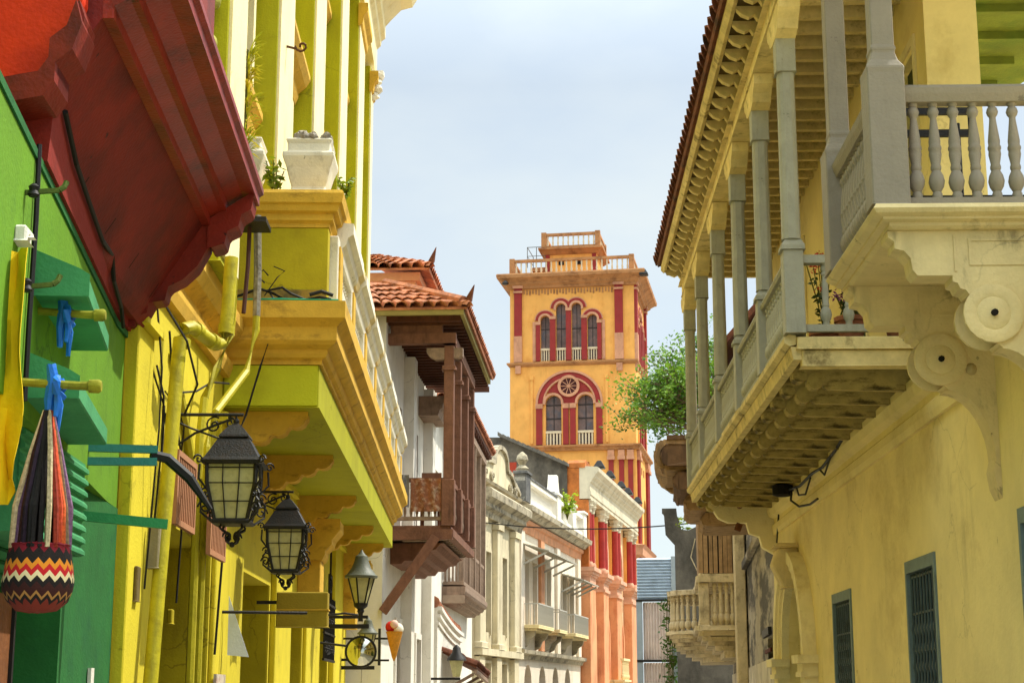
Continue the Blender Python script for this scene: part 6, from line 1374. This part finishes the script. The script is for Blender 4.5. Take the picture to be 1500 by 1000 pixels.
# stone ruin farther on, its broken gable facing the camera
RU = thing('stone_ruin', 'dark stone ruin with a broken stepped gable behind the wrecked balconies', 'ruin', FQ, (28, 0, 0))
ru = MB()
pf_ = [(-5, 0), (1.5, 0), (1.52, 6.3), (1.8, 6.62), (1.84, 7.25), (1.9, 7.3), (1.9, 7.42), (1.5, 7.42), (1.48, 7.2), (1.35, 6.75), (1.1, 6.72), (.6, 6.95), (.1, 7.05), (-.5, 7.4), (-2, 7.6), (-5, 8.2)]
ru.ext_s(pf_, 0, .6)
ru.build('gable', GRS, RU, bevel=.03)
MB().panel(rect(.61, 16, 0, 6.4), [rect(3, 4.5, 3, 5.5), rect(7, 8.5, 3, 5.5)], .9, 1.35).build('wall', GRS, RU)
rt = MB()
for i in range(5):
    a = random.uniform(0, 6); x = .9 - i * .35
    rt.tube([(-.03, x, 6.6 - random.random()), (-.06, x + .15, 5.9), (-.04, x - .12, 5.3), (-.05, x + .2, 4.7)], .02, 4)
rt.build('root', OLDC, RU)
sw = thing('ruin_weed', 'small weed sprouting on the broken stone gable', 'plant', FQ, (28.2, 1.35, 6.7))
lf = MB(); leaves(lf, (0, 0, .25), .3, 60, .09); lf.build('foliage', LEAFY, sw); MB().tube([(0, 0, -.1), (0, .05, .4)], .02).build('stem', mat('twig', '#5c5a20'), sw)
# corrugated hoarding tower in the street
FH = Frame(5.28, 70, .2, 1); CUR[0] = FH
BLU = mat('blue_grey_sheet', '#bccbd8', var=.14, scale=2, stain='#6a7480', amt=.4, sscale=2, rough=.45, bump=.05)
RST = mat('rusty_pale_sheet', '#e2d2c6', var=.2, scale=1.5, stain='#8a6a58', amt=.6, sscale=2, streak=5, rough=.5, bump=.05)
ho = thing('scaffold_hoarding', 'tall hoarding of blue grey corrugated sheets above rusty striped sheets', 'hoarding', FH)
def corr(a0, a1, z0, z1, horiz, p=.16, amp=.06):
    mb = MB(); P = []; n = int(((z1 - z0) if horiz else (a1 - a0)) / p * 4)
    for i in range(n + 1):
        t = i / n; o = amp * (0, 1, 0, -1)[i % 4]
        P.append((o, t))
    if horiz: mb.loft([[(o - th, a, z0 + (z1 - z0) * t) for o, t in P for th in (0,)] + [(o + .02, a, z0 + (z1 - z0) * t) for o, t in P[::-1]] for a in (a0, a1)])
    else: mb.loft([[(o, a0 + (a1 - a0) * t, z) for o, t in P] + [(o + .02, a0 + (a1 - a0) * t, z) for o, t in P[::-1]] for z in (z0, z1)])
    return mb
th = 0
corr(.02, 2.6, 5.62, 7.35, True, .13).build('upper_sheet', BLU, ho)
corr(.25, 1.48, 3.1, 5.5, False, .12).build('lower_sheet', RST, ho)
corr(.25, 1.48, .05, 3.0, False, .12).build('base_sheet', RST, ho)
corr(1.7, 2.9, .05, 5.5, False, .12).build('side_sheet', BLU, ho)
for d in (.0, 1.5): MB().box(-.12, .06, d - .02, d + .22, 0, 5.6 if d == 0 else 7.4).build('post', mat('grey_post', '#97a0a3', var=.1), ho)
for z in (5.52, 3.02): MB().box(-.14, -.08, -.02, 1.6, z, z + .1).build('crossbar', IRON, ho)
MB().box(.1, 10, 0.0, .05, 0, 7.3).build('street_sheet', BLU, ho)
iv = thing('hoarding_weed', 'green weed growing up the right side of the corrugated hoarding', 'plant', FH, (-.3, 1.75, 3.4))
lf = MB(); st = MB(); st.tube([(0, 0, -3.4), (.05, .05, -1), (0, 0, 1.2)], .03, 5)
for i in range(260): leaves(lf, (random.uniform(-.2, .2), random.uniform(-.25, .3), random.uniform(-2.2, 1.3)), .2, 1, .11)
st.build('stem', mat('twig', '#5c5a20'), iv); lf.build('foliage', leafmat('weed_leaf', '#5f8a24', '#3b6218'), iv)

# ------------------------------------------------------------------ the tree behind the balcony
TL = leafmat('tree_leaf', '#86ac2c', '#2f5a14')
tr = thing('street_tree', 'green leafy tree rising behind the long grey balcony', 'tree', FQ, (24.1, -.45, 0))
CUR[0] = FQ
rnd = random.Random(11)
tk = MB(); lf = MB(); tips = []
tk.tube([(0, 0, 0), (.1, .05, 3), (-.05, .1, 6), (0, .2, 8.6), (0, .3, 9.3)], [.26, .22, .18, .14, .12], 9)
def limb(p, d, l, r, lev):
    q = p + d * l
    mid = p.lerp(q, .5) + Vector((rnd.uniform(-1, 1), rnd.uniform(-1, 1), rnd.uniform(-.4, 1))) * l * .1
    tk.tube([p, mid, q], [r, r * .8, r * .55], 5)
    if lev == 0 or l < .25:
        tips.append((q, d)); return
    for i in range(rnd.choice((3, 3, 4))):
        nd = (d + Vector((rnd.gauss(0, .55), rnd.gauss(0, .55), rnd.gauss(.12, .42)))).normalized()
        limb(q if i else mid, nd, l * rnd.uniform(.55, .85), r * .55, lev - 1)
    if lev <= 2: tips.append((mid, d))
for d in ((.0, 1.0, .45), (.3, .95, .9), (-.5, .9, .7), (.2, .35, 1.3), (-.2, -.2, 1.2), (.5, -.4, .8), (-.3, 1.0, .12), (.1, .75, 1.3), (-.3, .3, 1.1), (.4, .9, .25), (-.1, 1.0, .75), (.1, .5, .8), (0, -1, .6), (.3, -.8, .35), (-.2, -.5, 1.2), (.1, .1, 1.6)):
    limb(Vector((0, .25, rnd.uniform(8.6, 9.2))), Vector(d).normalized(), rnd.uniform(1.05, 1.5), .07, 3)
for d in ((.0, 1.0, .05), (-.3, 1.0, -.05), (.2, .9, .9), (-.1, .6, 1.3), (.1, 1.0, .3), (-.2, 1.0, .2)):
    limb(Vector((0, .9, rnd.uniform(9.0, 9.8))), Vector(d).normalized(), rnd.uniform(1.0, 1.35), .03, 2)
for p, d in tips:
    for k in range(rnd.choice((14, 18, 22))):
        q = p + Vector((rnd.gauss(0, .16), rnd.gauss(0, .16), rnd.gauss(0, .12)))
        a = (d * .5 + Vector((rnd.gauss(0, 1), rnd.gauss(0, 1), rnd.gauss(0, .5)))).normalized()
        b = a.cross(Vector((rnd.gauss(0, 1), rnd.gauss(0, 1), rnd.gauss(0, 1)))).normalized(); sz = rnd.uniform(.045, .085)
        lf.bm.faces.new([lf.v(*(q - a * sz)), lf.v(*(q + b * sz * .45)), lf.v(*(q + a * sz)), lf.v(*(q - b * sz * .45))])
tk.build('trunk', mat('bark', '#6b5640', var=.3, scale=6), tr, smooth=True)
me = lf.build('crown', TL, tr)

# ------------------------------------------------------------------ flowers, wires and small things on the right
CUR[0] = FR
def flowerpot(s, d, z, col, lab, h=.5):
    t = thing('potted_flower', lab, 'plant', FR, (s, d, z))
    MB().lathe(0, 0, [(.09, 0), (.13, .2), (.145, .2), (.145, .24), (.1, .24)], 12).build('pot', TERRA, t, smooth=True)
    st = MB(); lf = MB(); fl_ = MB()
    for i in range(7 if h > .5 else 12):
        a = random.uniform(0, 2 * PI); r = random.uniform(.03, .2); hh = random.uniform(.5, 1) * h + .24
        st.tube([(0, 0, .2), (r * .4 * math.cos(a), r * .4 * math.sin(a), hh * .6), (r * math.cos(a), r * math.sin(a), hh)], .006, 4)
        for k in range(4): leaves(lf, (r * math.cos(a) * k / 4, r * math.sin(a) * k / 4, .24 + (hh - .24) * k / 4), .06, 3, .035)
        leaves(fl_, (r * math.cos(a), r * math.sin(a), hh), .05, 12, .022)
    st.build('stem', mat('twig', '#5c5a20'), t); lf.build('foliage', leafmat('dark_leaf', '#2f4a1c', '#1f3414'), t)
    fl_.build('blossom', leafmat('petal_' + ('red' if col[1] == 'c' else 'purple'), col, col), t)
flowerpot(11.3, .75, 4.55, '#c21a1a', 'potted red flowers reaching above the grey rail', .74)
flowerpot(10.75, .62, 4.55, '#8a2a8c', 'potted purple flowers behind the first grey balusters', .32)
flowerpot(10.7, .22, 4.55, '#9a2a86', 'potted purple flowers beside the yellow wall', .34)
MB().tube([(18.9, .13, 4.24), (18.2, .16, 4.18), (17.6, .2, 4.16), (17.0, .17, 4.12), (16.2, .14, 4.17), (15.4, .15, 4.13), (14.6, .14, 4.2), (14.0, .13, 4.28)], .018, 5).tube([(17.6, .18, 4.16), (17.3, .24, 3.98), (16.9, .2, 3.86), (16.5, .13, 3.84), (16.1, .1, 3.86)], .014, 5).tube([(17.2, .18, 4.14), (16.9, .2, 4.0), (16.5, .18, 3.96), (16.2, .16, 4.12)], .012, 5).tube([(15.6, .15, 4.14), (15.2, .16, 4.02), (14.8, .15, 4.18)], .011, 5).top('cable', CABLE, FR, (0, 0, 0), 'loose black cables trailing along the yellow wall under the joists', 'cable')
t = thing('junction_box', 'dark round junction box under the grey balcony joists', 'box', FR, (17.8, .13, 4.17))
MB().lathe(0, .14, [(.08, -.08), (.13, -.06), (.13, .06), (.08, .08)], 10).build('box', DARK, t); MB().beam((0, 0, 0), (0, .1, 0), .03, .03).build('mount', IRON, t)
MB().tube([(19.9, .03, 4.2), (20.2, .05, 3.6), (20.1, .04, 3.2)], .012, 5).top('cable', CABLE, FR, (0, 0, 0), 'thin cable dropping from the far corbel of the yellow house', 'cable')
MB().tube([(20.75, .62, 4.02), (20.75, .66, 3.92)], .05, 8).ball((20.72, .62, 4.28), .05).top('wall_spotlight', mat('brown_fitting', '#6b3f24'), FR, (-.28, -.1, .0), 'small brown spotlight on the far corbel of the yellow house', 'lamp')
MB().beam((0, 0, 0), (0, .16, .02), .02, .02).ball((0, .17, -.02), .05, 8).ball((0, .12, .06), .025).top('wall_camera', mat('beige_plastic', '#b5a476'), FR, (8.62, .0, 3.93), 'beige security camera on a small arm beside the lower scroll bracket', 'camera', smooth=True)
# street wire across
def catenary(a, b, sag, n=16): 
    a = Vector(a); b = Vector(b)
    return [tuple(a.lerp(b, i / n) - Vector((0, 0, sag * 4 * (i / n) * (1 - i / n)))) for i in range(n + 1)]
mb = MB(FG); mb.sg = 1; mb.tube([(y, x, z) for x, y, z in catenary((-1.2, 57, 7.55), (6.6, 52, 7.1), .28)], .022, 5)
o = mb.build('street_cable', CABLE); tagit(o, 'thin black cable strung across the street before the orange church', 'cable')
